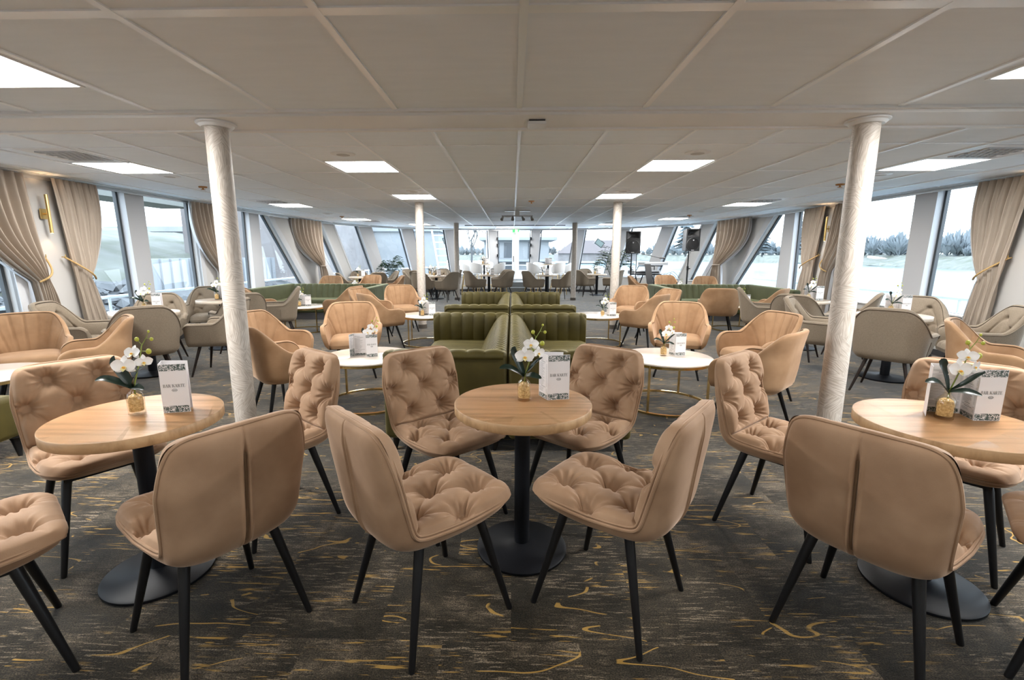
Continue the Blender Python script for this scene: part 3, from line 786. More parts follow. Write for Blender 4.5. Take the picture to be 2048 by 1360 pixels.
def make_usofa(sx):
    """three-sided channelled sofa open towards the camera; local x 0 at the aisle, y 0 at open end"""
    def f():
        W = 2.35; D = 1.85
        root = thing('corner_sofa', 'x', 'sofa')
        X = lambda x: sx*x
        b = MB(); b.box(min(X(.05), X(W-.05)), max(X(.05), X(W-.05)), D-.75, D-.05, .0, .16); b.box(min(X(.05), X(.14)), max(X(.05), X(.14)), .06, D-.06, 0, .16); b.box(min(X(W-.14), X(W-.05)), max(X(W-.14), X(W-.05)), .06, D-.06, 0, .16)
        b.build('plinth', SKIRT, root)
        b = MB(); b.rbox(min(X(.1), X(W-.1)), max(X(.1), X(W-.1)), D-.78, D-.1, .15, .44, .04); b.rbox(min(X(.1), X(.45)), max(X(.1), X(.45)), .35, D-.1, .15, .435, .04); b.rbox(min(X(W-.45), X(W-.1)), max(X(W-.45), X(W-.1)), .35, D-.1, .15, .435, .04)
        b.build('seat', GREEN_U, root, angle=60)
        # back with upright channels
        nx = 330; xs = np.linspace(.02, W-.02, nx); rb = rib(xs, .135, .024)
        pr = [(D-.30, .40), (D-.27, .46), (D-.23, .58), (D-.18, .68), (D-.13, .73), (D-.07, .742), (D-.02, .72), (D, .66), (D, .16)]
        P = np.zeros((len(pr), nx, 3))
        for i, (y, z) in enumerate(pr): P[i, :, 0] = X(xs); P[i, :, 1] = y - (rb if i < 6 else 0); P[i, :, 2] = z + (rb*.4 if 2 < i < 7 else 0)
        b = MB(); b.grid(P); b.build('backrest', GREEN_U, root, angle=180)
        for x0, x1 in ((0, .15), (W-.15, W)):
            b = MB(); b.rbox(min(X(x0), X(x1)), max(X(x0), X(x1)), 0, D-.02, .15, .742, .035)
            for yy in (.62, 1.24):
                xx = X(x0 if x0 == 0 else x1); b.tube([(xx, yy, .17), (xx, yy, .70)], .004, 5)
            b.build('side_wing', GREEN_U, root, angle=60)
        return root
    return f

# ------------------------------------------------------------------ room shell
HC = 2.345
TOPZ = HC + .01
SILL = .58
# boundaries (top x,y / sill x,y); 'w' = window opens after this boundary up to the next one, 'p' = solid
LB = [((-5.72, -1.2), (-5.58, -1.2), 'p'), ((-5.72, -.4), (-5.58, -.4), 'w'), ((-5.72, .75), (-5.58, .75), 'p'), ((-5.72, 1.1), (-5.58, 1.1), 'w'), ((-5.72, 2.0), (-5.58, 2.0), 'p'), ((-5.72, 2.75), (-5.58, 2.75), 'w'),
 ((-5.72, 3.75), (-5.58, 3.75), 'p'), ((-5.72, 4.1), (-5.58, 4.1), 'w'), ((-5.72, 5.25), (-5.58, 5.2), 'p'), ((-5.72, 6.12), (-5.58, 6.05), 'w'), ((-5.72, 7.05), (-5.58, 6.93), 'p'), ((-5.72, 7.42), (-5.58, 7.23), 'w'),
 ((-5.72, 8.57), (-5.58, 8.41), 'p'), ((-5.72, 9.42), (-5.58, 9.25), 'w'), ((-5.72, 10.38), (-5.58, 10.12), 'p'), ((-5.72, 10.78), (-5.58, 10.53), 'w'), ((-5.72, 11.11), (-5.57, 12.61), 'p'), ((-5.66, 12.84), (-5.37, 14.44), 'w'),
 ((-5.55, 13.8), (-5.27, 14.82), 'p'), ((-5.4, 14.42), (-5.13, 15.4), 'w'), ((-4.98, 15.44), (-4.7, 16.29), 'p'), ((-4.68, 15.88), (-4.42, 16.62), 'w'), ((-3.92, 16.86), (-3.64, 17.51), 'p'), ((-3.56, 17.08), (-3.33, 17.66), 'w'),
 ((-2.5, 17.6), (-2.31, 18.1), 'p'), ((-2.18, 17.75), (-2.0, 18.2), 'w'), ((-.92, 18.07), (-.87, 18.43), 'p'), ((-.58, 18.1), (-.55, 18.46), 'd'), ((.70, 18.12), (.66, 18.46), 'p'), ((1.06, 18.1), (.95, 18.45), 'w'),
 ((2.3, 17.85), (2.1, 18.25), 'p'), ((2.66, 17.69), (2.46, 18.12), 'w'), ((3.72, 17.25), (3.4, 17.82), 'p'), ((4.13, 17.01), (3.78, 17.62), 'w'), ((4.94, 16.06), (4.62, 16.85), 'p'), ((5.23, 15.69), (4.9, 16.53), 'w'),
 ((5.72, 14.73), (5.4, 15.69), 'p'), ((5.87, 14.11), (5.57, 15.22), 'w'), ((6.01, 13.28), (5.72, 14.65), 'p'), ((6.12, 11.41), (5.93, 12.95), 'w'), ((6.12, 11.06), (5.98, 10.87), 'p'), ((6.12, 10.66), (5.98, 10.41), 'w'),
 ((6.12, 9.9), (5.98, 9.75), 'p'), ((6.12, 8.72), (5.98, 8.58), 'w'), ((6.12, 7.57), (5.98, 7.41), 'p'), ((6.12, 7.18), (5.98, 7.07), 'w'), ((6.12, 6.25), (5.98, 6.2), 'p'), ((6.12, 5.4), (5.98, 5.4), 'w'), ((6.12, 4.25), (5.98, 4.25), 'p'), ((6.12, 3.9), (5.98, 3.9), 'w'),
 ((6.12, 2.8), (5.98, 2.8), 'p'), ((6.12, 2.1), (5.98, 2.1), 'w'), ((6.12, 1.1), (5.98, 1.1), 'p'), ((6.12, .75), (5.98, .75), 'w'), ((6.12, -.4), (5.98, -.4), 'p'), ((6.12, -1.2), (5.98, -1.2), 'e')]
def v3(p, z): return Vector((p[0], p[1], z))
walls = {'wall_left': MB(), 'wall_front': MB(), 'wall_right': MB()}
posts = {'wall_left': MB(), 'wall_front': MB(), 'wall_right': MB()}
sills = MB(); skirts = MB()
nwin = 0
for (t0, b0, k), (t1, b1, _) in zip(LB, LB[1:]):
    mid = ((b0[0]+b1[0])/2, (b0[1]+b1[1])/2)
    key = 'wall_front' if mid[1] > 15.2 else ('wall_left' if mid[0] < 0 else 'wall_right')
    A, B_, C_, D_ = v3(t0, TOPZ), v3(t1, TOPZ), v3(b1, SILL), v3(b0, SILL)
    n = (B_-A).cross(D_-A); n.normalize()
    if n.dot(Vector((.2, 8, 1.2)) - A) > 0: n = -n     # outwards
    F1, F0 = v3(b1, 0), v3(b0, 0)
    nh = Vector((n.x, n.y, 0)).normalized()
    sl = SILL if k != 'd' else .40
    walls[key].prism([v3(b0, sl), v3(b1, sl), F1, F0], nh*.16)
    skirts.prism([v3(b0, .085)-nh*.012, v3(b1, .085)-nh*.012, F1-nh*.012, F0-nh*.012], nh*.011)
    if k == 'p':
        wide = (B_-A).length > .6
        (walls if wide else posts)[key].prism([A, B_, C_, D_], n*.16)
        if wide:   # casing posts at both ends of a wide pier
            for (P0, P1, Q1, Q0) in ((A, A.lerp(B_, .13), D_.lerp(C_, .13), D_), (A.lerp(B_, .87), B_, C_, D_.lerp(C_, .87))):
                posts[key].prism([P0-n*.012, P1-n*.012, Q1-n*.012, Q0-n*.012], n*.05)
    else:
        nwin += 1
        if k == 'd': C_, D_ = v3(b1, .40), v3(b0, .40)
        sills.prism([v3(b0, sl+.002)-nh*.03, v3(b1, sl+.002)-nh*.03, v3(b1, sl+.002)+nh*.18, v3(b0, sl+.002)+nh*.18], (0, 0, .02))
        off = n*.10
        q = [A+off, B_+off, C_+off, D_+off]; cen = sum(q, Vector())/4
        mb = MB(); th = .035
        inn = []
        for i in range(4):
            e1 = (q[(i+1) % 4]-q[i]).normalized(); e0 = (q[i-1]-q[i]).normalized(); s_ = max(e1.cross(e0).length, .25); inn.append(q[i] + (e1+e0)*(th/s_))
        for i in range(4):
            j = (i+1) % 4; mb.prism([q[i], q[j], inn[j], inn[i]], n*.05)
        nm = 'window_%d' % nwin if k == 'w' else 'door_1'
        fr = struct(mb.build(nm, FRAMEMAT, smooth=False))
        if k == 'd':
            xm = (A+B_)/2+off; xb = (C_+D_)/2+off
            mb = MB(); mb.prism([xm+Vector((-.07, 0, 0)), xm+Vector((.07, 0, 0)), xb+Vector((.07, 0, 0)), xb+Vector((-.07, 0, 0))], n*.05); mb.build('centre_stile', DECK, fr, smooth=False)
            hp = (xm*.42+xb*.58); mb = MB(); mb.tube([hp+Vector((-.015, -.09, .10)), hp+Vector((-.015, -.10, -.12))], .012, 8); mb.build('door_handle', BLACKMETAL, fr)
            for sx_, P_, Q_ in ((1, q[0], q[3]), (-1, q[1], q[2])):
                for f_ in (.20, .32, .52, .75):
                    c = P_.lerp(Q_, f_); mb = MB(); mb.box(c.x-.03, c.x+.03, c.y-.16, c.y-.02, c.z-.05, c.z+.05); mb.build('hinge', BLACKMETAL, fr)
        mb = MB(); mb.add([p + n*.025 for p in q], [(0, 1, 2, 3)]); mb.build('pane', PANE, fr, smooth=False)
walls['wall_back'] = MB().box(-5.95, 6.35, -1.75, -1.6, 0, TOPZ); posts['wall_back'] = MB().box(-5.7, -5.5, -1.6, -1.55, 0, TOPZ)
for k_ in walls:
    o = struct(walls[k_].build(k_, WALLMAT, smooth=False))
    posts[k_].build('window_post', POSTMAT, o, smooth=False)
struct(sills.build('trim_1', TRIMW, smooth=False)); struct(skirts.build('baseboard_room', SKIRT, smooth=False))
# floor, ceiling
out_t = [t for t, b, k in LB]; out_b = [b for t, b, k in LB]
mb = MB(); fl = [(x*1.01, y+.02, 0) for x, y in out_b]; fl = [(-5.65, -1.6, 0)] + fl + [(6.05, -1.6, 0)]
mb.prism(fl, (0, 0, -.08)); struct(mb.build('floor', CARPET, smooth=False))
mb = MB(); cl = [(-5.9, -1.6, HC)] + [(x*1.03, y+.15, HC) for x, y in out_t] + [(6.3, -1.6, HC)]
mb.prism(cl, (0, 0, .10)); struct(mb.build('ceiling', CEILMAT, smooth=False))
def xrange_at(y):   # interior x extent of ceiling at depth y
    ys = [(p, q) for p, q in zip(out_t, out_t[1:]) if min(p[1], q[1]) <= y <= max(p[1], q[1]) and p[1] != q[1]]
    xs = [p[0]+(q[0]-p[0])*(y-p[1])/(q[1]-p[1]) for p, q in ys]
    return (min(xs), max(xs)) if len(xs) > 1 else (-5.7, 6.1)
def ymax_at(x):
    ys = [p[1]+(q[1]-p[1])*(x-p[0])/(q[0]-p[0]) for p, q in zip(out_t, out_t[1:]) if p[0] != q[0] and min(p[0], q[0]) <= x <= max(p[0], q[0])]
    return max(ys) if ys else 0
bars = MB()
for k in range(-9, 10):
    x = .05 + .675*k
    if -5.75 < x < 6.12: bars.box(x-.013, x+.013, 3.70, ymax_at(x)-.03, HC-.012, HC)
for k in range(0, 11):
    y = 4.36 + 1.345*k
    if y < 17.9: a, b_ = xrange_at(y); bars.box(a+.05, b_-.05, y-.007, y+.007, HC-.006, HC)
for k in range(-7, 8):
    x = .04 + .815*k; bars.box(x-.0175, x+.0175, -1.5, 3.33, HC-.008, HC)
for y in (-.65, .68, 2.03): bars.box(-5.7, 6.1, y-.03, y+.03, HC-.007, HC)
struct(bars.build('trim_2', TBAR, smooth=False))
mb = MB(); mb.box(-5.72, 6.12, 3.33, 3.68, HC-.035, HC+.02); mb.box(-5.72, 6.12, 3.295, 3.335, HC-.018, HC+.01); mb.box(-5.72, 6.12, 3.655, 3.70, HC-.048, HC+.01)
struct(mb.build('beam', pbr('beam_paint', (.86, .85, .84), .45), smooth=False))
tr = MB()
cc = Vector((.2, 8, 0))
for (p, q) in zip(out_t, out_t[1:]):
    a, b_ = v3(p, 0), v3(q, 0); d = (b_-a).normalized(); nn = Vector((d.y, -d.x, 0)); 
    if nn.dot(cc-a) < 0: nn = -nn
    for o0, o1, z0, z1 in ((.0, .03, 2.285, HC), (.05, .075, 2.315, HC), (.095, .11, 2.325, HC)):
        tr.prism([a+nn*o0+Vector((0, 0, z0)), b_+nn*o0+Vector((0, 0, z0)), b_+nn*o1+Vector((0, 0, z0)), a+nn*o1+Vector((0, 0, z0))], (0, 0, z1-z0))
struct(tr.build('trim_3', COVE, smooth=False))

# columns
def column(n, x, y, r, top, ring):
    b = MB(); b.tube([(x, y, 0), (x, y, top)], r, 40); o = b.build('column_%d' % n, COLM, smooth=True); struct(o)
    if ring:
        b = MB(); b.lathe([(r-.002, top-.035), (r+.02, top-.035), (r+.035, top-.022), (r+.036, top-.018), (r+.052, top-.012), (r+.052, top-.002), (r, top-.001)], 48, c=(x, y, 0)); b.build('collar', TRIMW, o)
    b = MB(); b.lathe([(r, 0), (r+.008, 0), (r+.008, .075), (r, .08)], 32, c=(x, y, 0)); b.build('skirting', pbr('column_foot', (.10, .085, .07), .5) if 'column_foot' not in MATS else MATS['column_foot'], o)
for i, (x, y, r, t, g) in enumerate([(-2.09, 3.48, .077, HC-.035, 1), (2.43, 3.5, .08, HC-.035, 1), (-1.73, 8.95, .078, HC, 0), (1.93, 8.98, .080, HC, 0), (-1.72, 14.7, .078, HC, 0), (1.89, 14.7, .078, HC, 0)]): column(i+1, x, y, r, t, g)

# ------------------------------------------------------------------ ceiling fittings
def make_light():
    root = thing('ceiling_light', 'x', 'ceiling light', group='square ceiling light panels')
    b = MB()
    for a in ((-.325, .325, -.335, -.317), (-.325, .325, .317, .335), (-.325, -.31, -.317, .317), (.31, .325, -.317, .317)): b.box(*a, -.008, 0)
    b.build('frame', TRIMW, root, smooth=False)
    b = MB(); b.box(-.31, .31, -.317, .317, -.004, 0); b.build('diffuser', PANEL_E, root, smooth=False)
    return root
LIGHT = Kind(make_light)
LP = [(-1.62, 5.35, 'square ceiling light left of the centre aisle, first row past the beam'), (1.725, 5.36, 'square ceiling light right of the centre aisle, first row past the beam'),
 (-1.62, 8.07, 'square ceiling light just in front of the left slim column'), (1.725, 8.07, 'square ceiling light just in front of the right slim column'),
 (-4.29, 5.36, 'square ceiling light near the left windows beside a honeycomb vent, nearest of its row'), (4.46, 5.38, 'square ceiling light near the right windows beside a honeycomb vent, nearest of its row'),
 (-4.3, 9.4, 'square ceiling light near the left windows, second from the beam'), (4.45, 9.4, 'square ceiling light near the right windows, second from the beam'),
 (-4.25, 13.1, 'square ceiling light over the left bow windows'), (4.3, 13.1, 'square ceiling light over the right bow windows behind the loudspeakers'),
 (-2.95, 15.4, 'square ceiling light behind the left slim column'), (3.05, 15.4, 'square ceiling light behind the right slim column'), (-.25, 17.1, 'square ceiling light above the glazed bow door'),
 (-2.77, 2.51, 'bright square light in the near ceiling at the left picture edge'), (2.9, 2.51, 'bright square light in the near ceiling at the right picture edge')]
for x, y, lab in LP: LIGHT.put((x, y, HC), 0, lab, 'square ceiling light panels')
def make_vent():
    root = thing('ceiling_vent', 'x', 'vent')
    b = MB(); b.box(-.21, .21, -.21, .21, -.003, 0); b.build('backing', VOID, root, smooth=False)
    b = MB(); 
    for a in ((-.3, .3, -.3, -.2), (-.3, .3, .2, .3), (-.3, -.2, -.2, .2), (.2, .3, -.2, .2)): b.box(*a, -.006, 0)
    b.build('frame', TRIMW, root, smooth=False)
    b = MB(); n = 7; s = .40/n
    for i in range(n):
        for j in range(n+1):
            y = -.2 + s*j; x = -.2 + s*i
            b.box(x, x+s, y-.004, y+.004, -.016, -.002)
    for j in range(n):
        for i in range(n+1):
            x = -.2 + s*i + (s/2 if j % 2 else 0); y = -.2 + s*j
            if x <= .2: b.box(x-.004, x+.004, y, y+s, -.016, -.002)
    b.build('louvre', LOUVRE, root, smooth=False)
    return root
VENT = Kind(make_vent)
for x, y, lab in [(-4.22, 4.68, 'square honeycomb ceiling vent beside the left window light, nearest on the left'), (4.45, 4.74, 'square honeycomb ceiling vent beside the right window light, nearest on the right'), (-4.35, 8.75, 'honeycomb ceiling vent in front of the second left window light'), (4.45, 8.75, 'honeycomb ceiling vent in front of the second right window light'),
   (-4.05, 13.75, 'small looking honeycomb ceiling vent over the left bow'), (4.3, 12.35, 'small looking honeycomb ceiling vent over the right bow'), (-2.75, 15.95, 'honeycomb ceiling vent far off behind the left slim column'), (2.95, 14.8, 'honeycomb ceiling vent far off behind the right slim column')]:
    VENT.put((x, y, HC), 0, lab, 'honeycomb ceiling vents')
def make_cspk():
    root = thing('ceiling_speaker', 'x', 'ceiling speaker')
    b = MB(); b.lathe([(.085, 0), (.115, 0), (.115, -.006), (.085, -.012)], 32); b.build('rim', TRIMW, root)
    b = MB(); b.lathe([(.088, -.010), (.05, -.013), (0, -.014)], 32); b.build('grille', pbr('speaker_cloth', (.52, .50, .48), .7), root)
    return root
CSPK = Kind(make_cspk)
for x, y, lab in [(-1.62, 4.69, 'round white ceiling speaker in front of the left aisle light'), (1.737, 4.71, 'round white ceiling speaker in front of the right aisle light'), (-1.5, 7.38, 'round ceiling speaker in front of the left slim column'), (1.66, 7.42, 'round ceiling speaker in front of the right slim column'), (-4.2, 5.92, 'round ceiling speaker behind the nearest left window light'), (4.4, 6.0, 'round ceiling speaker behind the nearest right window light'),
   (-4.35, 11.3, 'round ceiling speaker over the left bow end'), (4.2, 10.9, 'round ceiling speaker over the right bow end'), (.35, 14.9, 'round ceiling speaker near the exit door in front of the slot')]:
    CSPK.put((x, y, HC), 0, lab, 'round ceiling speakers')
def make_spr():
    root = thing('sprinkler_head', 'x', 'sprinkler')
    b = MB(); b.lathe([(0, -.018), (.05, -.018), (.055, -.01), (.055, 0)], 24); b.build('rose', SPRINK, root)
    b = MB(); b.lathe([(0, -.045), (.03, -.045), (.03, -.04), (.012, -.038), (.012, -.018)], 16); b.build('deflector', SPRINK, root)
    return root
SPR = Kind(make_spr)
for x, y, lab in [(-4.38, 6.82, 'copper sprinkler head left of the left front column'), (4.46, 6.79, 'copper sprinkler head at the right front column'), (-4.3, 12.1, 'copper sprinkler head over the left bow windows'), (.337, 8.76, 'copper sprinkler head near the spotlight bar'), (4.3, 11.9, 'copper sprinkler head over the right bow windows')]:
    SPR.put((x, y, HC), 0, lab, 'sprinkler heads')
# spotlight bar
t = thing('spotlight_bar', 'chrome ceiling bar with four small spotlights over the aisle', 'spotlight', (.10, 10.6, HC))
b = MB(); b.box(-.28, .28, -.03, .03, -.02, 0); b.build('ceiling_plate', CHROME, t)
b = MB(); b.box(-.05, .05, -.02, .02, -.11, -.02); b.build('bracket', CHROME, t)
b = MB(); b.tube([(-.34, 0, -.115), (.34, 0, -.115)], .011, 10); b.build('bar', CHROME, t)
for i, x in enumerate((-.31, -.10, .11, .31)):
    b = MB(); dx = (-.03, -.0, .03, .02)[i]; b.tube([(x, 0, -.115), (x, 0, -.14)], .007, 8); b.tube([(x, 0, -.14), (x+dx, -.05, -.20)], [.022, .034], 14); b.build('spotlight', CHROME, t)
# projection screen slot
b = MB(); b.box(-1.57, 1.72, 15.78, 15.90, HC-.02, HC); tag(b.build('screen_slot', SKIRT, smooth=False), 'long dark projection screen slot across the far ceiling', 'screen slot')
# box on the beam
t = thing('sensor_box', 'small white sensor box under the ceiling beam', 'sensor', (.165, 3.50, HC-.035))
b = MB(); b.box(-.062, .062, -.07, .07, -.03, -.012); b.build('cover', TRIMW, t); b = MB(); b.box(-.055, .055, -.06, .06, -.012, 0); b.build('base', SKIRT, t)
# exit sign
t = thing('exit_sign', 'small green and white exit sign hanging over the bow door', 'sign', (.12, 17.95, 2.26))
b = MB(); b.box(-.12, .12, -.02, .02, -.05, .05); b.build('housing', SIGNW, t); b = MB(); b.box(-.12, -.03, -.024, -.02, -.05, .05); b.box(.07, .12, -.024, -.02, -.05, .05); b.build('pictogram', SIGNG, t)
b = MB(); b.box(-.01, .01, -.01, .01, .05, HC-2.26); b.build('hanger', TRIMW, t)

# ------------------------------------------------------------------ curtains, sconces
def curtain(label, top0, top1, tie0, tie1, bot0, bot1, nrm, ztie, zbot, nf=7, ztop=2.315, hook=None, lining=None, tieback=True):
    """edge 0 is the wall-side edge, edge 1 the free edge (towards the window)"""
    root = thing('curtain', label, 'curtain', group='tied taupe curtains'); nrm = Vector(nrm).normalized()
    nu, nv = 140, 60
    P = np.zeros((nv, nu, 3)); u = np.linspace(0, 1, nu)
    top0, top1, tie0, tie1, bot0, bot1 = [np.array(p, float) for p in (top0, top1, tie0, tie1, bot0, bot1)]
    zs = np.linspace(ztop, zbot, nv)
    for i, z in enumerate(zs):
        if z > ztie:
            t = (ztop-z)/(ztop-ztie); e0 = top0+(tie0-top0)*t; tt = t**2.4; e1 = top1+(tie1-top1)*tt + (top1-top0)*.04*math.sin(PI*t)
        else:
            t = (ztie-z)/(ztie-zbot); s_ = t**.8; e0 = tie0+(bot0-tie0)*s_; e1 = tie1+(bot1-tie1)*s_
        w = np.linalg.norm(e1-e0)
        amp = .040*(.55+.45*min(1, (ztop-z)/.3)) * (1 - .35*math.exp(-((z-ztie)/.12)**2))
        ph = u*nf*2*PI
        f = amp*(np.sin(ph) + .35*np.sin(2*ph+.8+2*math.sin(u[0]+z)) + .25*np.sin(ph*.53+z*1.7))
        xy = e0[None, :] + (e1-e0)[None, :]*(u[:, None]**(1.0))
        bulge = .05*math.exp(-((z-ztie-.15)/.25)**2)*np.sin(PI*u)
        P[i, :, 0] = xy[:, 0] + nrm.x*(f+bulge+.05); P[i, :, 1] = xy[:, 1] + nrm.y*(f+bulge+.05); P[i, :, 2] = z
    b = MB(); b.grid(P); b.build('drape', CURT, root, angle=180)
    k = int(nu*.93); Q = P[:, k:, :].copy(); Q[:, :, 0] -= nrm.x*.02; Q[:, :, 1] -= nrm.y*.02; 
    d = (tie1-tie0); d = (top1-top0)/np.linalg.norm(top1-top0)
    Q[:, :, 0] += d[0]*.035; Q[:, :, 1] += d[1]*.035
    b = MB(); b.grid(Q); o = b.build('lining', LINING, root, angle=180); o['label'] = 'pale curtain lining along the free edge'
    # tieback rope
    i = int(np.argmin(abs(zs-ztie)))
    c0 = P[i, 0]; c1 = P[i, -1]
    if tieback:
        hk = np.array([*hook, ztie+.27]) if hook is not None else np.array([c0[0], c0[1], ztie+.2])
        pts = [hk + np.array([nrm.x, nrm.y, 0])*.03]
        for s_ in np.linspace(.15, 1, 6): p = hk*(1-s_) + (c1+np.array([nrm.x, nrm.y, 0])*.03)*s_; p = p + np.array([nrm.x, nrm.y, 0])*(.03+.11*math.sin(PI*s_)); p[2] -= .04*math.sin(PI*s_); pts.append(p)
        b = MB(); b.tube(resample_3(pts, 24), .011, 8); b.build('tieback', ROPE, root)
        b = MB(); b.tube([hk, hk+np.array([nrm.x, nrm.y, 0])*.05, hk+np.array([nrm.x, nrm.y, .6])*.05], .006, 6); b.build('hook', BRASS_SATIN, root)
    else:
        pts = [P[i, 0], P[i, nu//2]+np.array([nrm.x, nrm.y, 0])*.045, P[i, -1]]
        b = MB(); b.tube(resample_3([p + np.array([nrm.x, nrm.y, 0])*.02 for p in pts], 12), .016, 8); b.build('tieback', CURT, root)
    return root
NL, NR = (1, 0), (-1, 0)
xl, xt, xb = -5.66, -5.57, -5.49
curtain('taupe curtain tied back left of the left brass wall lamp', (xl, 5.50), (xl, 4.75), (xt, 5.50), (xt, 5.33), (xb, 5.62), (xb, 5.34), NL, 1.10, .12, hook=(-5.60, 5.55))
curtain('taupe curtain tied back right of the left brass wall lamp', (xl, 5.83), (xl, 6.45), (xt, 5.86), (xt, 6.07), (xb, 5.86), (xb, 6.24), NL, 1.10, .12, hook=(-5.60, 5.80))
curtain('taupe curtain behind the left front column, swept towards the bow', (xl, 9.15), (xl, 8.36), (xt, 9.05), (xt, 8.84), (xb, 9.02), (xb, 8.86), NL, 1.10, .12, hook=(-5.60, 9.1))
x8, x8t, x8b = 6.06, 5.97, 5.90
curtain('taupe curtain tied back at the right picture edge by the right windows', (x8, 5.80), (x8, 6.46), (x8t, 5.90), (x8t, 6.16), (x8b, 5.92), (x8b, 6.26), NR, 1.09, .12, hook=(6.0, 5.88))
curtain('taupe curtain left of the right brass wall lamp behind the right front column', (x8, 9.48), (x8, 10.13), (x8t, 9.52), (x8t, 9.84), (x8b, 9.45), (x8b, 9.97), NR, 1.12, .12, hook=(6.0, 9.45))
curtain('narrow taupe curtain partly hidden by the right front column', (x8, 9.22), (x8, 8.72), (x8t, 9.24), (x8t, 9.0), (x8b, 9.24), (x8b, 8.98), NR, 1.10, .12, hook=(6.0, 9.26))
curtain('taupe curtain gathered to the right in the left bow', (-5.44, 13.52), (-5.67, 12.15), (-5.28, 13.15), (-5.34, 12.95), (-5.22, 13.45), (-5.28, 12.95), (1, -.2), 1.09, .12, nf=8, tieback=False)
curtain('taupe curtain gathered to the left in the right bow', (5.74, 13.60), (5.98, 12.25), (5.54, 13.15), (5.62, 12.92), (5.50, 13.35), (5.60, 12.75), (-1, -.2), 1.12, .12, nf=8, tieback=False)
def sconce(label, x, y, nx):
    t = thing('wall_sconce', label, 'wall lamp', (x, y, 1.88), group='brass tube wall lamps')
    b = MB(); b.box(min(0, nx*.014), max(0, nx*.014), -.035, .035, -.06, .06); b.build('back_plate', BRASS_SATIN, t)
    b = MB(); b.tube([(nx*.014, 0, 0), (nx*.06, 0, 0)], .012, 8); b.build('arm', BRASS_SATIN, t)
    b = MB(); b.tube([(nx*.075, 0, -.225), (nx*.075, 0, .225)], .018, 16); b.build('tube', BRASS_SATIN, t)
    b = MB(); b.lathe([(0, .2255), (.014, .2255)], 12, c=(nx*.075, 0, 0)); b.lathe([(0, -.2255), (.014, -.2255)], 12, c=(nx*.075, 0, 0)); b.build('lamp', SCONCE_E, t)
    for s_ in (1, -1):
        l = bpy.data.lights.new('sconce_light', 'SPOT'); l.energy = 1.1 if s_ > 0 else .7; l.color = (1, .62, .32); l.spot_size = R(110); l.spot_blend = .8; l.shadow_soft_size = .015
        o = bpy.data.objects.new('sconce_light', l); COL.objects.link(o); o.parent = t; o.location = (nx*.075, 0, s_*.235); o.rotation_euler = (PI if s_ > 0 else 0, 0, 0)
    return t
sconce('brass tube wall lamp between the two left curtains', -5.652, 5.70, 1)
sconce('brass tube wall lamp between curtains, right wall behind the right front column', 6.055, 9.36, -1)
sconce('brass tube wall lamp cut by the right picture edge', 6.055, 5.68, -1)

# ------------------------------------------------------------------ furniture placement
A = Kind(make_dining_chair); AC = Kind(lambda: make_armchair('linen')); AB = Kind(lambda: make_armchair('velvet')); ST = Kind(make_stool)
GA = 'tan tufted dining chairs round the oak tables'
for x, y, a, lab in [(-.323, 1.678, -47, 'tan tufted dining chair at the centre oak table, back to us, left of the pole'), (.406, 1.747, 53, 'tan tufted dining chair at the centre oak table, back to us, right of the pole'),
  (-.345, 2.39, -138, 'tan tufted dining chair behind the centre oak table, left one facing us'), (.375, 2.48, 139, 'tan tufted dining chair behind the centre oak table, right one facing us'),
  (-1.115, 1.575, 56, 'tan tufted dining chair with its seamed back to us at the left oak table'), (-2.02, 2.115, -126, 'tan tufted dining chair facing us behind the left oak table'),
  (-1.262, 2.31, 142, 'tan tufted dining chair between the left oak table and the left front column'), (-1.80, 1.315, -40, 'tan tufted chair cut by the left picture edge, only its seat showing'),
  (1.325, 1.575, -54, 'tan tufted dining chair with its seamed back to us at the right oak table'), (1.40, 2.30, -140, 'tan tufted dining chair left of the right oak table in front of the column'),
  (2.08, 2.15, 132, 'tan tufted dining chair facing us behind the right oak table'), (1.99, 1.42, 50, 'tan tufted chair cut by the right picture edge, corner of its seat showing')]:
    A.put((x, y, 0), R(a), lab, GA)
OAKT = Kind(make_pedestal(OAK, OAK_EDGE, .312, .737))
OAKT.put((.05, 2.07, 0), 0, 'round oak topped table on a black pedestal, middle of the three in front', 'round oak pedestal tables in front')
OAKT.put((-1.57, 1.85, 0), 0, 'round oak topped table on a black pedestal, left of the three in front', 'round oak pedestal tables in front')
OAKT.put((1.76, 1.85, 0), 0, 'round oak topped table on a black pedestal, right of the three in front', 'round oak pedestal tables in front')
ASHT = Kind(make_pedestal(ASH, ASH, .34, .737, .24, .045))
GT = 'pale round pedestal tables by the windows'
ftab = {'T1L': (-4.28, 5.35), 'T1R': (4.28, 5.35), 'T2L': (-4.36, 6.95), 'T2R': (4.36, 7.14), 'FL1': (-4.62, 14.25), 'FL2': (-2.42, 15.0), 'FL3': (-2.85, 16.6), 'FC1': (-.78, 15.75), 'FC2': (1.13, 15.75), 'FR': (2.95, 16.6)}
fdesc = {'T1L': 'the pale round table nearest the left windows', 'T1R': 'the pale round table nearest the right windows', 'T2L': 'the pale round table half hidden by the left front column', 'T2R': 'the pale round table behind the right front column',
  'FL1': 'the round table by the left bow windows and the palm', 'FL2': 'the round table behind the left slim column', 'FL3': 'the farther round table behind the left slim column', 'FC1': 'the round table left of the bow door', 'FC2': 'the round table right of the bow door', 'FR': 'the round table at the far right bow windows'}
for k, (x, y) in ftab.items(): ASHT.put((x, y, 0), 0, fdesc[k][4:].capitalize() + ', on a black pedestal', GT)
CT = Kind(make_coffee_table)
GC = 'round marble coffee tables on brass frames'
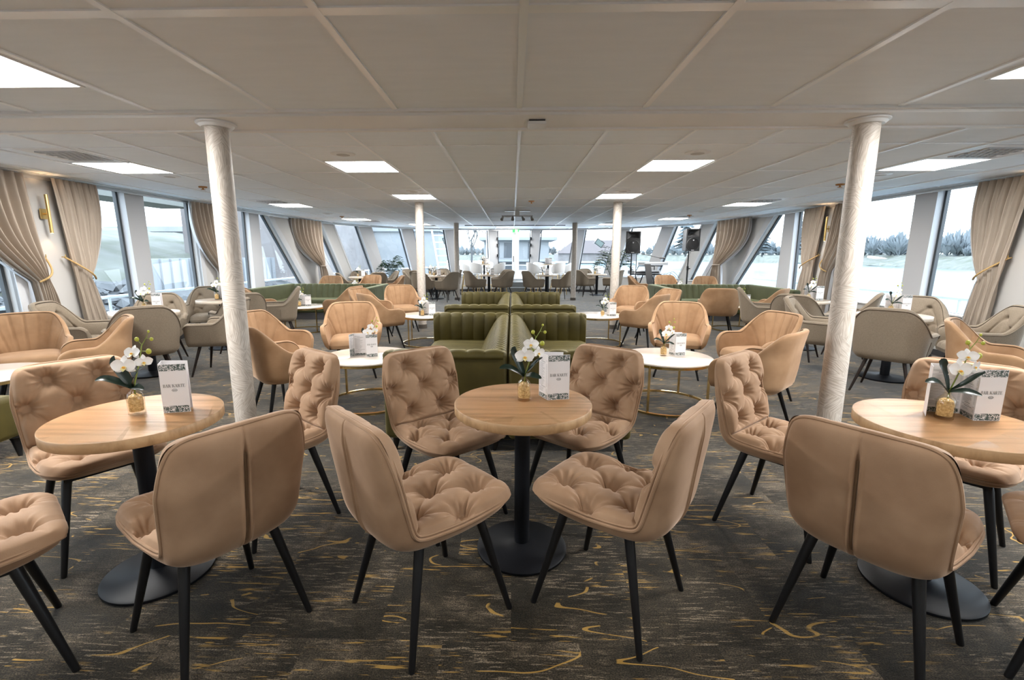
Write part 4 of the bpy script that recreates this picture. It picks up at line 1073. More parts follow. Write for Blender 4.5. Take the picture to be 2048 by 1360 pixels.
ctab = {'ML': (-1.37, 4.34), 'MR': (1.45, 4.35), 'M2L': (-1.35, 7.4), 'M2R': (1.36, 7.45), 'UL': (-3.86, 8.62), 'UR': (4.22, 8.95), 'E': (-4.25, 3.55), 'BL': (-4.05, 12.0), 'BR': (4.25, 12.05)}
cdesc = {'ML': 'the marble coffee table left of the nearest olive booth', 'MR': 'the marble coffee table right of the nearest olive booth', 'M2L': 'the marble coffee table left of the farther olive booth', 'M2R': 'the marble coffee table right of the farther olive booth',
  'UL': 'the marble coffee table inside the left corner sofa', 'UR': 'the marble coffee table inside the right corner sofa', 'E': 'the marble coffee table at the left picture edge', 'BL': 'the coffee table hidden behind the left corner sofa', 'BR': 'the coffee table hidden behind the right corner sofa'}
for k, (x, y) in ctab.items(): CT.put((x, y, 0), 0, cdesc[k][4:].capitalize() + ', brass ring base', GC)
GB = 'peach velvet armchairs with channelled backs'
for x, y, a, lab in [(-4.62, 4.28, -136, 'peach velvet armchair cut by the left picture edge, facing us'), (-3.80, 4.08, 132, 'peach velvet armchair facing left near the left picture edge, behind the tufted chair'),
  (-1.86, 5.36, -163, 'peach velvet armchair facing us behind the marble table left of the near booth'), (-2.38, 4.58, -100, 'peach velvet armchair facing right just right of the left front column'), (-1.97, 3.93, -47, 'peach velvet armchair seen from behind between left front column and marble table'),
  (-2.38, 7.85, -110, 'peach velvet armchair facing right, second left of the far booth, half hidden'), (-1.97, 7.0, -48, 'peach velvet armchair with its outer side to us left of the far booth'), (-2.03, 8.62, -157, 'peach velvet armchair facing us by the left slim column'),
  (-4.3, 8.05, -60, 'peach velvet armchair in front of the left corner sofa, facing right'), (-3.1, 8.55, 78, 'peach velvet armchair in front of the left corner sofa, facing left, outer back showing'),
  (1.95, 5.48, 160, 'peach velvet armchair facing us behind the marble table right of the near booth'), (2.42, 4.62, 104, 'peach velvet armchair facing left near the right front column'), (1.94, 3.72, 44, 'peach velvet armchair seen from behind beside the right front column'),
  (2.40, 7.80, 112, 'peach velvet armchair facing left, second right of the far booth, half hidden'), (1.95, 6.97, 46, 'peach velvet armchair with its outer side to us right of the far booth'), (2.12, 8.5, 157, 'peach velvet armchair facing us by the right slim column'),
  (4.38, 8.22, 45, 'peach velvet armchair in front of the right corner sofa, rightmost, outer back showing'), (3.62, 8.32, -18, 'peach velvet armchair in front of the right corner sofa with its back to us'), (4.1, 4.03, -137, 'peach velvet armchair facing right at the right picture edge'),
  (-4.80, 12.35, -170, 'peach velvet armchair behind the left corner sofa, leftmost'), (-3.95, 12.95, 172, 'peach velvet armchair behind the left corner sofa, middle one'), (-3.25, 12.75, 112, 'peach velvet armchair behind the left corner sofa, facing left near the aisle'),
  (3.42, 12.75, -112, 'peach velvet armchair behind the right corner sofa, facing right near the aisle'), (4.22, 13.0, 178, 'peach velvet armchair behind the right corner sofa, middle one'), (5.0, 12.4, 160, 'peach velvet armchair behind the right corner sofa, rightmost, under the loudspeaker')]:
    AB.put((x, y, 0), R(a), lab, GB)
GCh = 'greige linen armchairs with tufted backs'
for x, y, a, lab in [(-4.88, 5.12, -75, 'greige tufted armchair facing right by the tied left curtains'), (-3.93, 4.86, 44, 'greige armchair with its back to us at the pale table nearest the left windows'), (-3.52, 5.48, 100, 'greige armchair facing left, touching the left front column'), (-4.62, 5.98, -152, 'greige tufted armchair facing us behind the pale table nearest the left windows'),
  (-4.85, 7.35, -155, 'greige tufted armchair facing us, left of the left front column'), (-3.84, 6.5, 46, 'greige armchair with its back to us just right of the left front column'), (-3.76, 7.45, 115, 'greige tufted armchair facing left in front of the left corner sofa'),
  (3.68, 5.74, -130, 'greige tufted armchair facing right, left of the right front column'), (3.87, 4.82, -48, 'greige armchair with its back to us at the pale table nearest the right windows'), (4.88, 4.98, 66, 'greige tufted armchair facing left at the right picture edge'), (4.9, 5.8, 140, 'greige tufted armchair facing us behind the pale table nearest the right windows'),
  (4.74, 6.68, 48, 'greige armchair facing left just right of the right front column'), (3.90, 6.47, -44, 'greige armchair with its back to us left of the right front column'), (3.86, 7.38, -112, 'greige tufted armchair facing right in front of the right corner sofa'),
  (-4.72, 13.55, -55, 'greige armchair facing right by the left bow windows'), (-4.80, 14.92, -148, 'greige tufted armchair facing us by the left bow windows'), (-4.05, 13.95, 30, 'greige armchair with its back to us in front of the palm'), (-3.93, 14.82, 122, 'greige tufted armchair facing left beside the palm'),
  (-3.12, 14.95, -78, 'greige armchair facing right, left of the left slim column'), (-2.74, 14.34, -10, 'greige armchair with its back to us behind the left slim column'), (-1.95, 14.2, 50, 'greige armchair facing left, right of the left slim column'), (-2.44, 15.62, 178, 'greige tufted armchair facing us beyond the table behind the left slim column'),
  (-3.5, 16.62, -118, 'greige tufted armchair facing right at the far left bow table'), (-3.08, 15.85, -20, 'greige armchair with its back to us at the farther table behind the left slim column'), (-2.12, 16.42, 66, 'greige armchair facing left at the farther table behind the left slim column'), (-2.6, 17.25, 172, 'greige tufted armchair facing us against the left bow windows'),
  (-1.22, 15.3, -52, 'greige armchair facing right away from us at the table left of the bow door'), (-.30, 15.3, 54, 'greige armchair facing left away from us at the table left of the bow door'), (-.33, 16.2, 142, 'greige tufted armchair facing us at the table left of the bow door'),
  (.66, 15.3, -54, 'greige armchair facing right away from us at the table right of the bow door'), (1.62, 15.3, 54, 'greige armchair facing left away from us at the table right of the bow door'),
  (2.42, 16.15, -56, 'greige armchair facing right beside the far right slim column'), (3.42, 16.2, 56, 'greige armchair facing left in front of the right bow windows'), (2.72, 17.2, -165, 'greige tufted armchair facing us against the right bow windows')]:
    AC.put((x, y, 0), R(a), lab, GCh)
BTK = Kind(make_pedestal(ASH, ASH, .30, 1.07, .22, .035))
BTK.put((-1.02, 17.1, 0), 0, 'tall bar table left of the bow door among white stools', 'tall bar tables by the bow door'); BTK.put((1.28, 17.1, 0), 0, 'tall bar table right of the bow door among white stools', 'tall bar tables by the bow door')
for x, y, a, lab in [(-1.62, 17.15, -88, 'white bar stool left of the bow door, leftmost'), (-1.28, 16.65, -30, 'white bar stool left of the bow door, second from left, back to us'), (-.96, 17.66, 160, 'white bar stool left of the bow door, behind the tall table'), (-.48, 16.82, 60, 'white bar stool left of the bow door, nearest the door'),
  (.72, 16.8, -62, 'white bar stool right of the bow door, nearest the door'), (1.0, 17.45, -150, 'white bar stool right of the bow door, behind the tall table'), (1.62, 16.75, 32, 'white bar stool right of the bow door, back to us'), (1.97, 17.25, 90, 'white bar stool right of the bow door, rightmost')]:
    ST.put((x, y, 0), R(a), lab, 'white bar stools with brass legs')
for sx, sd in ((-1, 'left'), (1, 'right')):
    K = Kind(make_booth(sx))
    K.put((-.03+.002*sx, 3.16, 0), 0, 'nearest olive channelled booth sofa, %s half of the back to back pair' % sd, 'olive booth sofas along the centre line')
    K.put((-.03+.002*sx, 6.18, 0), 0, 'farther olive channelled booth sofa, %s half of the back to back pair' % sd, 'olive booth sofas along the centre line')
o = make_usofa(-1); o = o(); o.location = (-2.84, 9.0, 0); tag(o, 'moss green channelled corner sofa by the left windows', 'sofa', 'moss green corner sofas')
o = make_usofa(1)(); o.location = (3.06, 8.95, 0); tag(o, 'moss green channelled corner sofa by the right windows', 'sofa', 'moss green corner sofas')
# end of an olive bench showing at the left picture edge
def make_bench():
    root = thing('bench_sofa', 'end of an olive bench sofa with a black foot at the left picture edge', 'sofa', (-3.46, 2.66, 0))
    b = MB(); b.rbox(-1.6, 0, 0, .16, .13, .66, .03); b.build('backrest', GREEN, root, angle=60)
    b = MB(); b.rbox(-1.58, -.02, .12, .46, .13, .43, .04); b.build('seat', GREEN, root, angle=60)
    for x, y in ((-.04, .04), (-.04, .40), (-1.5, .04), (-1.5, .40)):
        b = MB(); b.tube([(x, y, .135), (x, y, .11), (x+.03, y-.02, 0)], [.04, .03, .012], 10); b.build('leg', BLACKMETAL, root)
make_bench()
# orchids and menus on every table
OR = Kind(make_orchid); ME = Kind(make_menu); MF = Kind(lambda: make_menu(((.082, .040), (-.030, .052), (.0, -.030), (.103, -.018)), ('inner_page', 'inner_page', 'cover')))
H1, H2, H3 = .737, .46, 1.07
items = [((.056, 2.094, H1), (.155, 2.085, H1), 0, 4, 'the middle oak table', ), ((-1.585, 1.865, H1), (-1.50, 1.87, H1), 8, 8, 'the left oak table'), ((1.772, 1.885, H1), (1.855, 1.865, H1), -10, -8, 'the right oak table'),
 ((-1.37, 4.40, H2), (-1.36, 4.27, H2), 0, 14, cdesc['ML']), ((1.43, 4.385, H2), (1.52, 4.35, H2), 0, 2, cdesc['MR']), ((-1.40, 7.25, H2), (-1.29, 7.14, H2), 0, 15, cdesc['M2L']), ((1.40, 7.28, H2), (1.50, 7.24, H2), 0, 0, cdesc['M2R']),
 ((-3.92, 8.55, H2), (-3.78, 8.5, H2), 0, 15, cdesc['UL']), ((4.2, 8.8, H2), (4.32, 8.8, H2), 0, 0, cdesc['UR']), ((-4.05, 12.0, H2), None, 0, 0, cdesc['BL']), ((4.2, 12.05, H2), None, 0, 0, cdesc['BR']),
 ((-4.36, 5.44, H1), (-4.22, 5.42, H1), 20, 0, fdesc['T1L']), ((4.30, 5.42, H1), (4.40, 5.38, H1), 0, -8, fdesc['T1R']), ((-4.40, 6.90, H1), (-4.30, 6.95, H1), 0, 0, fdesc['T2L']), ((4.34, 7.0, H1), (4.48, 6.98, H1), 0, -8, fdesc['T2R']),
 ((-4.66, 14.2, H1), (-4.50, 14.2, H1), 0, 0, fdesc['FL1']), ((-2.48, 14.95, H1), (-2.34, 14.95, H1), 30, 0, fdesc['FL2']), ((-2.88, 16.5, H1), (-2.72, 16.5, H1), 0, 0, fdesc['FL3']), ((-.82, 15.65, H1), (-.68, 15.6, H1), 0, 0, fdesc['FC1']), ((1.0, 15.65, H1), (1.18, 15.6, H1), 0, 0, fdesc['FC2']), ((2.86, 16.5, H1), (2.98, 16.45, H1), 0, 0, fdesc['FR']),
 ((-1.06, 17.05, H3), (-.94, 17.0, H3), 0, 0, 'the tall bar table left of the bow door'), (None, (1.30, 17.0, H3), 0, 0, 'the tall bar table right of the bow door')]
FOLDED = {'the middle oak table', 'the left oak table', fdesc['T1L'], cdesc['MR'], cdesc['M2R'], fdesc['FL1'], fdesc['FL2'], fdesc['FC1'], fdesc['FC2']}
for ov, mv, ra, rm, d in items:
    if ov: OR.put(ov, R(ra), 'white orchid in bottle on ' + d.replace('the coffee table hidden', 'the coffee table').replace('the farther round table behind', 'the farther table behind'), 'orchid bottles on the tables')
    if mv and ov and d != cdesc['ML']: k_ = .100 if d not in FOLDED else .108; mv = (ov[0]+k_*math.cos(R(rm))-.022*math.sin(R(rm)), ov[1]+.022*math.cos(R(rm))+k_*math.sin(R(rm)), mv[2])
    if mv: (MF if d in FOLDED else ME).put(mv, R(rm), 'folded menu card on ' + d, 'folded menu cards on the tables')

# ------------------------------------------------------------------ band gear, plants, door steps
def make_speaker():
    t = thing('loudspeaker', 'x', 'loudspeaker')
    b = MB(); w, h = .20, .31
    fr = [(-w, -.18, -h), (w, -.18, -h), (w, -.18, h-.02), (-w, -.18, h-.02)]; bk = [(-w*.62, .17, -h+.02), (w*.62, .17, -h+.02), (w*.62, .17, h-.05), (-w*.62, .17, h-.05)]
    b.add(fr+bk, [(7, 6, 5, 4), (0, 4, 5, 1), (1, 5, 6, 2), (2, 6, 7, 3), (3, 7, 4, 0)])
    # front face with horn recess
    b.add([(-w, -.18, -h), (w, -.18, -h), (w, -.18, .06), (-w, -.18, .06), (-w, -.18, h-.02), (w, -.18, h-.02), (-.16, -.185, .08), (.16, -.185, .08), (.16, -.185, h-.05), (-.16, -.185, h-.05), (-.055, -.08, .16), (.055, -.08, .16), (.055, -.08, .21), (-.055, -.08, .21)],
      [(0, 1, 2, 3), (3, 2, 7, 6), (2, 5, 8, 7), (5, 4, 9, 8), (4, 3, 6, 9), (6, 7, 11, 10), (7, 8, 12, 11), (8, 9, 13, 12), (9, 6, 10, 13), (10, 11, 12, 13)])
    c = b.build('cabinet', SPK, t, smooth=False); bv = c.modifiers.new('edge', 'BEVEL'); bv.width = .018; bv.segments = 3; bv.limit_method = 'ANGLE'
    b = MB(); ring = [(.175*math.cos(a), -.192, -.13+.175*math.sin(a)) for a in np.linspace(0, 2*PI, 40, endpoint=False)]; b.tube(ring, .010, 8, closed=True); b.build('woofer_rim', SPK, t)
    P = [[(r_*math.cos(a), -.196-.012*math.cos(r_/.17*PI/2), -.13+r_*math.sin(a)) for a in np.linspace(0, 2*PI, 41)] for r_ in (.172, .13, .08, .03, .001)]
    b = MB(); b.grid(P); b.build('grille', SPKG, t)
    b = MB(); b.box(-.018, .014, -.214, -.210, -.035, .0); b.box(-.045, .035, -.2, -.196, -.292, -.275); b.build('badge', SPKB, t, smooth=False)
    b = MB(); b.tube([(w*.84, -.04, -.09), (w*.86+.03, -.04, -.06), (w*.86+.03, -.04, .06), (w*.84, -.04, .09)], .014, 8); b.build('handle', SPKG, t)
    return t
def make_tripod():
    t = thing('speaker_stand', 'x', 'stand')
    b = MB(); b.tube([(0, 0, .25), (0, 0, .95)], .022, 12); b.tube([(0, 0, .9), (0, 0, 1.35)], .017, 12); b.build('pole', BLACKMETAL, t)
    b = MB(); b.tube([(0, 0, .88), (0, 0, .98)], .03, 12); b.tube([(0, 0, .92), (.07, 0, .92)], .012, 8); b.build('collar', BLACKMETAL, t)
    for k in range(3):
        a = R(30+120*k); b = MB(); b.tube([(0, 0, .46), (.46*math.cos(a), .46*math.sin(a), .012)], .013, 8); b.tube([(0, 0, .25), (.23*math.cos(a), .23*math.sin(a), .235)], .008, 6); b.build('leg', BLACKMETAL, t)
    return t
SK = Kind(make_speaker); TP = Kind(make_tripod)
for x, y, z, a, lb, ls in [(3.36, 13.55, 1.74, R(-6), 'black loudspeaker on a tripod, left of the two, beside the right slim column', 'black tripod stand under the left loudspeaker'), (4.88, 13.35, 1.80, R(8), 'black loudspeaker on a tripod, right of the two, in front of the taupe curtain', 'black tripod stand under the right loudspeaker')]:
    TP.put((x, y+.02, z-.31-1.35), 0, ls); 
    SK.put((x, y, z), a, lb, 'black loudspeakers')
for o in [c for c in COL.objects if c.name.startswith('speaker_stand')]:
    o.location.z = 0; o.scale = (1, 1, 1.058 if o.location.x < 4 else 1.10)
t = thing('stage_keyboard', 'silver stage keyboard on the upper tier of the black stand', 'keyboard', (4.28, 14.6, 1.08), R(20))
b = MB(); b.box(-.42, .42, -.16, .16, 0, .09); b.build('case', KEYS, t); b = MB(); b.box(-.38, .38, -.17, -.02, .06, .095); b.build('keys', TRIMW, t, smooth=False)
t = thing('synthesizer', 'silver synthesizer on the lower tier of the black stand', 'keyboard', (3.95, 14.35, .83), R(20))
b = MB(); b.box(-.45, .45, -.17, .17, 0, .10); b.build('case', KEYS, t); b = MB(); b.box(-.40, .40, -.18, -.03, .02, .07); b.build('keys', SPKG, t, smooth=False)
t = thing('keyboard_stand', 'black folding keyboard stand near the right bow windows', 'stand', (4.1, 14.5, 0), R(20))
for sx in (-1, 1):
    for s in (-1, 1):
        b = MB(); b.tube([(sx*.3, -.25*s, .01), (sx*.3, .2*s, .80)], .016, 8); b.build('leg', BLACKMETAL, t)
b = MB(); b.box(-.5, .35, -.2, -.16, .79, .82); b.box(-.5, .35, .12, .16, .79, .82); b.build('lower_tier', BLACKMETAL, t, smooth=False)
b = MB(); b.tube([(-.30, .24, .8), (-.15, .26, 1.055), (.5, .26, 1.055)], .014, 8); b.tube([(.42, .24, .3), (.42, .26, 1.055)], .014, 8); b.tube([(.1, .27, 1.055), (.1, -.12, 1.055)], .014, 8); b.tube([(.42, .27, 1.055), (.42, -.12, 1.055)], .014, 8); b.build('upper_tier', BLACKMETAL, t)
t = thing('microphone_stand', 'black boom microphone stand reaching over the keyboards', 'microphone stand', (3.6, 13.95, 0))
b = MB(); b.tube([(0, 0, 0.02), (0, 0, 1.42)], .011, 8); b.build('pole', BLACKMETAL, t); b = MB(); b.lathe([(0, 0), (.14, 0), (.14, .02), (.02, .03), (0, .03)], 24); b.build('base', BLACKMETAL, t)
b = MB(); b.tube([(-.25, 0, 1.52), (.65, -.05, 1.30)], .008, 8); b.build('boom', BLACKMETAL, t); b = MB(); b.tube([(.65, -.05, 1.30), (.80, -.06, 1.30)], [.018, .026], 10); b.build('microphone', SPK, t)
t = thing('music_stand', 'tall black panel leaning beside the keyboard stand', 'panel', (4.05, 13.75, 0))
b = MB(); b.prism([(-.06, 0, .0), (.12, 0, .0), (-.02, .22, 1.12), (-.20, .22, 1.12)], (0, .03, .008)); b.build('panel', SPK, t, smooth=False)
t = thing('audio_mixer', 'small audio mixer with cables on a low rack in the right bow', 'mixer', (4.75, 14.6, .0), R(15))
b = MB(); b.box(-.3, .3, -.2, .2, .60, .68); b.build('console', KEYS, t); b = MB()
for sx in (-1, 1): b.tube([(sx*.22, -.15, 0), (sx*.22, .15, .6)], .014, 8); b.tube([(sx*.22, .15, 0), (sx*.22, -.15, .6)], .014, 8)
b.build('rack', BLACKMETAL, t); b = MB()
for k in range(4): b.tube(resample_3([(-.2+.1*k, .1, .68), (-.2+.12*k, .05, .80+.03*k), (-.05+.1*k, -.1, .78), (.05+.08*k, -.15, .68)], 12), .006, 6)
b.build('cable', SPK, t)
def make_palm(n, h, sp, seed):
    def f():
        t = thing('potted_palm', 'x', 'plant'); rr = random.Random(seed)
        b = MB(); b.lathe([(0, 0), (.13, 0), (.17, .34), (.155, .34), (.15, .30), (0, .30)], 24); b.build('pot', POT, t)
        b = MB()
        for k in range(4): b.tube([(.03*math.cos(k*1.6), .03*math.sin(k*1.6), .28), (.05*math.cos(k*1.6), .05*math.sin(k*1.6), h*.55)], .010, 6)
        b.build('stem', STEMM, t); b = MB()
        for k in range(n):
            a = 2*PI*k/n + rr.random()*.5; l = sp*(.7+.5*rr.random()); up = h*(.28+.3*rr.random())
            base = Vector((.03*math.cos(a), .03*math.sin(a), h*(.42+.18*rr.random()))); d = Vector((math.cos(a), math.sin(a), 0))
            pts = resample_3([base, base+d*l*.3+Vector((0, 0, up*.75)), base+d*l*.7+Vector((0, 0, up)), base+d*l+Vector((0, 0, up*.75))], 9)
            b.tube(pts, .004, 4)
            side = Vector((-d.y, d.x, 0))
            for i in range(2, 9):
                for s in (-1, 1):
                    p = Vector(pts[i]); ll = l*.34*(1-.5*abs(i-5)/5); tip = p + side*s*ll*.75 + d*ll*.6 + Vector((0, 0, -.02+.05*rr.random()))
                    m_ = (p+tip)/2 + Vector((0, 0, .015)); w = d*.030
                    b.add([p, m_+w, tip, m_-w], [(0, 1, 2, 3)])
        b.build('frond', PALM, t, smooth=False)
        return t
    return f
o = make_palm(34, 1.2, .36, 3)(); o.location = (-3.98, 15.5, 0); o['label'] = 'green potted palm by the left bow windows behind a greige chair'
o = make_palm(30, 1.4, .5, 5)(); o.location = (3.12, 14.9, 0); o['label'] = 'tall potted palm half hidden behind the right slim column'
for i, (y0, y1, z1, lab) in enumerate([(17.45, 18.45, .19, 'lower granite step in front of the bow door'), (17.8, 18.45, .38, 'upper granite step at the bow door')]):
    b = MB(); b.box(-.48, .55, y0, y1, 0 if i == 0 else .19, z1); t = b.build('door_step', GRANITE, smooth=False); tag(t, lab, 'step', 'granite steps at the bow door')
def make_conv():
    t = thing('convector_grille', 'x', 'heater grille'); b = MB(); b.box(-.3, .3, -.015, 0, .12, .42); b.build('frame', WALLMAT, t, smooth=False)
    b = MB()
    for k in range(18): x = -.26+.03*k; b.box(x, x+.012, -.02, -.014, .17, .37)
    b.build('slot', VOID, t, smooth=False); return t
CV = Kind(make_conv)
for x, y, a, lab in [(-1.45, 18.29, R(14), 'white heater grille under the window left of the bow door'), (2.88, 17.98, R(-16), 'white heater grille under the window by the far right column'), (-3.0, 17.75, R(20), 'white heater grille under the left bow window behind the tables')]: CV.put((x, y, 0), a, lab, 'heater grilles under the bow windows')

# ------------------------------------------------------------------ outside: harbour
WZ = -2.6
b = MB(); b.add([(-13, -60, WZ), (900, -60, WZ), (900, 1400, WZ), (-13, 1400, WZ)], [(0, 1, 2, 3)]); o = b.build('water', WATER, smooth=False); struct(o)
# shore on the left: slope with rocks, grass bank above
def strip(name, sect, y0, y1, n, mat, jx=0, jz=0, seed=1):
    rr = np.random.RandomState(seed); ys = np.linspace(y0, y1, n); P = np.zeros((len(sect), n, 3))
    for i, (x, z) in enumerate(sect): P[i, :, 0] = x + jx*rr.randn(n); P[i, :, 1] = ys; P[i, :, 2] = z + jz*rr.randn(n)
    b = MB(); b.grid(P); return struct(b.build(name, mat, angle=180))
strip('ground_shore', [(-10.5, -2.9), (-13, -1.6), (-16, -.6), (-20, .5), (-23, 1.0)], -20, 34, 60, ROCK, .15, .08)
strip('ground_bank', [(-17.0, -1.2), (-19.0, .35), (-22, 1.0), (-26, 2.2), (-32, 3.4), (-60, 3.6), (-160, 4.2)], -40, 60, 40, GRASS, .2, .1)
b = MB(); rr = random.Random(11)
for k in range(900):
    t_ = rr.random(); x = -10.8-9.4*t_; y = -4+36.5*rr.random()
    if x < -15.5 and y > 20.5: continue
    y = y+0; z = -2.45+3.1*t_**.85; s = .24+.42*rr.random()**2
    vs = []; n_ = 6
    for (cx, cy, cz) in [(0, 0, 1), (.9, .1, .3), (.3, .85, .35), (-.7, .55, .3), (-.75, -.5, .35), (.25, -.9, .3), (.5, -.4, .75), (-.4, .3, .8), (0, 0, -.5)]:
        vs.append((x+s*(cx+.35*rr.uniform(-1, 1)), y+s*(cy+.35*rr.uniform(-1, 1)), z+s*.8*(cz+.3*rr.uniform(-1, 1))))
    b.add(vs, [(0, 6, 7), (6, 1, 2), (6, 2, 7), (7, 2, 3), (0, 7, 3), (0, 3, 4), (0, 4, 5), (0, 5, 6), (6, 5, 1), (1, 8, 2), (2, 8, 3), (3, 8, 4), (4, 8, 5), (5, 8, 1)])
tag(b.build('shore_rock', ROCK, smooth=False), 'pale boulders heaped along the left shore outside the windows', 'rocks', kind='stuff')
# gantry conveyor on legs
t = thing('gantry', 'pale steel conveyor gantry on trestles outside the left windows', 'gantry', (-24, 26, -1.2))
b = MB(); b.box(-.2, 2.2, -22, 7, 5.7, 6.1); b.box(-.6, .8, -22, 7, 9.4, 9.6); b.build('walkway', GANTRY, t, smooth=False)
for y in range(-20, 4, 8):
    b = MB()
    for x in (-1.8, 2.0):
        b.tube([(x, y, 1.0), (x, y, 9.4)], .16, 8); b.tube([(x, y, 6), (x, y+8, 9.4)], .07, 6); b.tube([(x, y+8, 6), (x, y, 9.4)], .07, 6)
    b.tube([(-1.8, y, 1.2), (2.0, y, 5.6)], .09, 6); b.build('trestle', GANTRY, t)
b = MB(); b.box(.5, 3.0, -14, -11.2, 6.3, 8.6); b.build('cabin', pbr('gantry_cabin', (.13, .13, .085), .6), t, smooth=False)
b = MB(); 
for z in (7.0, 7.6): b.tube([(2.25, -22, z), (2.25, 7, z)], .04, 6)
b.build('railing', GANTRY, t)
b = MB(); b.prism([(-19.2, 6, 1.5), (-19.2, 31, 1.5), (-19.8, 31, 4.4), (-19.8, 6, 4.4)], (-.4, 0, 0)) if False else b.box(-17.5, -16.9, 21.5, 33.5, -2.6, 1.2)
for k in range(17): b.box(-16.95, -16.8, 21.7+.7*k, 22.0+.7*k, -2.6, 1.2)
tag(b.build('sheet_piling', CONC, smooth=False), 'grey sheet pile quay wall outside the left middle windows', 'quay wall')
b = MB(); b.box(-24, -13.8, 34.5, 46, -2.6, 5.0); tag(b.build('stone_quay', RUST, smooth=False), 'reddish stone lock wall outside the left bow windows', 'wall')
b = MB(); b.box(-40, -7.2, 46.5, 52, -2.6, 3.6); b.box(-40, -7.0, 46.2, 52.4, 3.6, 4.1); tag(b.build('lock_wall', CONC, smooth=False), 'pale concrete lock wall beyond the bow', 'wall')
# ship deck and rails
b = MB(); dk = [(-6.3, -2, -.25), (6.7, -2, -.25), (6.7, 14, -.25), (6.6, 20, -.25), (4.2, 26, -.25), (.2, 30, -.25), (-3.8, 26, -.25), (-6.2, 20, -.25), (-6.3, 14, -.25)]
b.prism(dk, (0, 0, -.5)); struct(b.build('ground_deck', DECK, smooth=False))
edge = [(-6.25, -2), (-6.25, 14), (-6.1, 20), (-3.7, 26), (.2, 29.8), (4.1, 26), (6.5, 20), (6.65, 14), (6.65, -2)]
t = thing('ship_railing', 'white tubular railing round the deck outside the windows', 'railing')
for z in (.75, .38): 
    b = MB(); b.tube([(x, y, z) for x, y in edge], .025 if z > .5 else .012, 8); b.build('rail', RAIL, t)
for (p, q) in zip(edge, edge[1:]):
    L = math.hypot(q[0]-p[0], q[1]-p[1]); n_ = max(1, int(L/2.2))
    for i in range(n_):
        u = i/n_; b = MB(); x, y = p[0]+(q[0]-p[0])*u, p[1]+(q[1]-p[1])*u; b.tube([(x, y, -.25), (x, y, .75)], .02, 6); b.build('stanchion', RAIL, t)
b = MB()
for (p, q) in zip(edge[2:], edge[3:7]):
    p = (.2+(p[0]-.2)*.96, p[1]-.35); q = (.2+(q[0]-.2)*.96, q[1]-.35)
    b.prism([(p[0], p[1], -.25), (q[0], q[1], -.25), (q[0], q[1], .45), (p[0], p[1], .45)], (0, -.05, 0))
tag(b.build('bulwark', DECK, smooth=False), 'white bulwark plating round the bow deck', 'bulwark')
t = thing('deck_ladder', 'white ladder leaning outside the left bow window', 'ladder', (0, 0, 0))
P0, P1 = Vector((-2.95, 20.0, -.2)), Vector((-3.45, 20.0, 2.9)); P2, P3 = Vector((-2.35, 20.0, -.2)), Vector((-2.85, 20.0, 2.9))
for a_, c_ in ((P0, P1), (P2, P3)):
    b = MB(); b.tube([a_, c_], .035, 8); b.build('rail', DECK, t)
for k in range(11):
    u = .05+.09*k; b = MB(); b.tube([P0.lerp(P1, u), P2.lerp(P3, u)], .02, 6); b.build('rung', DECK, t)
b = MB(); b.tube([(-1.15, 22.5, -.25), (-1.15, 22.5, 5)], .09, 12); tag(b.build('bow_mast', DECK), 'white mast on the bow deck left of the door', 'mast')
b = MB(); b.tube([(.22, 24, -.25), (.22, 24, 6)], .10, 12); b.box(-.1, .5, 23.8, 24.2, 2.6, 2.75); tag(b.build('flag_mast', DECK), 'white post standing beyond the bow door', 'mast')
t = thing('floodlight', 'x', 'floodlight')
b = MB(); b.box(-.17, .17, -.05, .05, -.12, .12); b.build('housing', BLACKMETAL, t, smooth=False); b = MB(); b.box(-.145, .145, -.055, -.05, -.095, .095); b.build('lens', pbr('floodlight_lens', (.12, .15, .14), .3), t, smooth=False)
b = MB(); b.tube([(0, .05, 0), (0, .16, 0)], .02, 6); b.tube([(-.18, .16, .0), (.18, .16, .0)], .012, 6); b.build('bracket', DECK, t)
t.location = (-2.62, 19.2, 1.98); t.rotation_euler = (0, R(-20), 0); t['label'] = 'tilted dark framed floodlight outside the left bow window by the ladder'
c = copy_tree(t); c.location = (3.42, 19.0, 1.84); c.rotation_euler = (0, R(35), 0); c['label'] = 'tilted dark framed floodlight outside the bow window by the far right column'
# harbour house straight ahead
t = thing('harbour_house', 'pale two storey flat roofed harbour house beyond the bow door', 'building', (1.5, 62, -2))
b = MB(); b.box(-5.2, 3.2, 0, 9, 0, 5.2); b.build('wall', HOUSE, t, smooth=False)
b = MB(); b.box(-5.8, 4.2, -.8, 9.5, 5.2, 5.6); b.box(-5.6, 4.0, -.9, 0, 2.5, 2.75); b.build('roof', CONC, t, smooth=False)
for x0, x1, z0, z1 in [(-4.6, -3.2, 3.0, 4.9), (-2.6, -1.6, 3.0, 4.9), (.5, 1.5, 2.9, 5.0), (-4.4, -1.6, .2, 2.3), (.5, 1.5, .2, 2.4), (2.2, 2.9, .2, 2.4)]:
    b = MB(); b.box(x0, x1, -.06, 0, z0, z1); b.build('window', HOUSED, t, smooth=False)
b = MB(); b.box(-8, 10, -3, 12, -.6, 0); o = b.build('quay', CONC, t, smooth=False)
t = thing('quay_shed', 'long low red roofed shed across the water on the right', 'building', (38, 210, -1.5))
b = MB(); b.box(-18, 16, 0, 20, 0, 3.4); b.build('wall', RUST, t, smooth=False); b = MB(); b.prism([(-18.5, -1, 3.4), (16.5, -1, 3.4), (10, 10, 9), (-10, 10, 9)], (0, .6, .3)); b.build('roof', ROOFR, t, smooth=False)
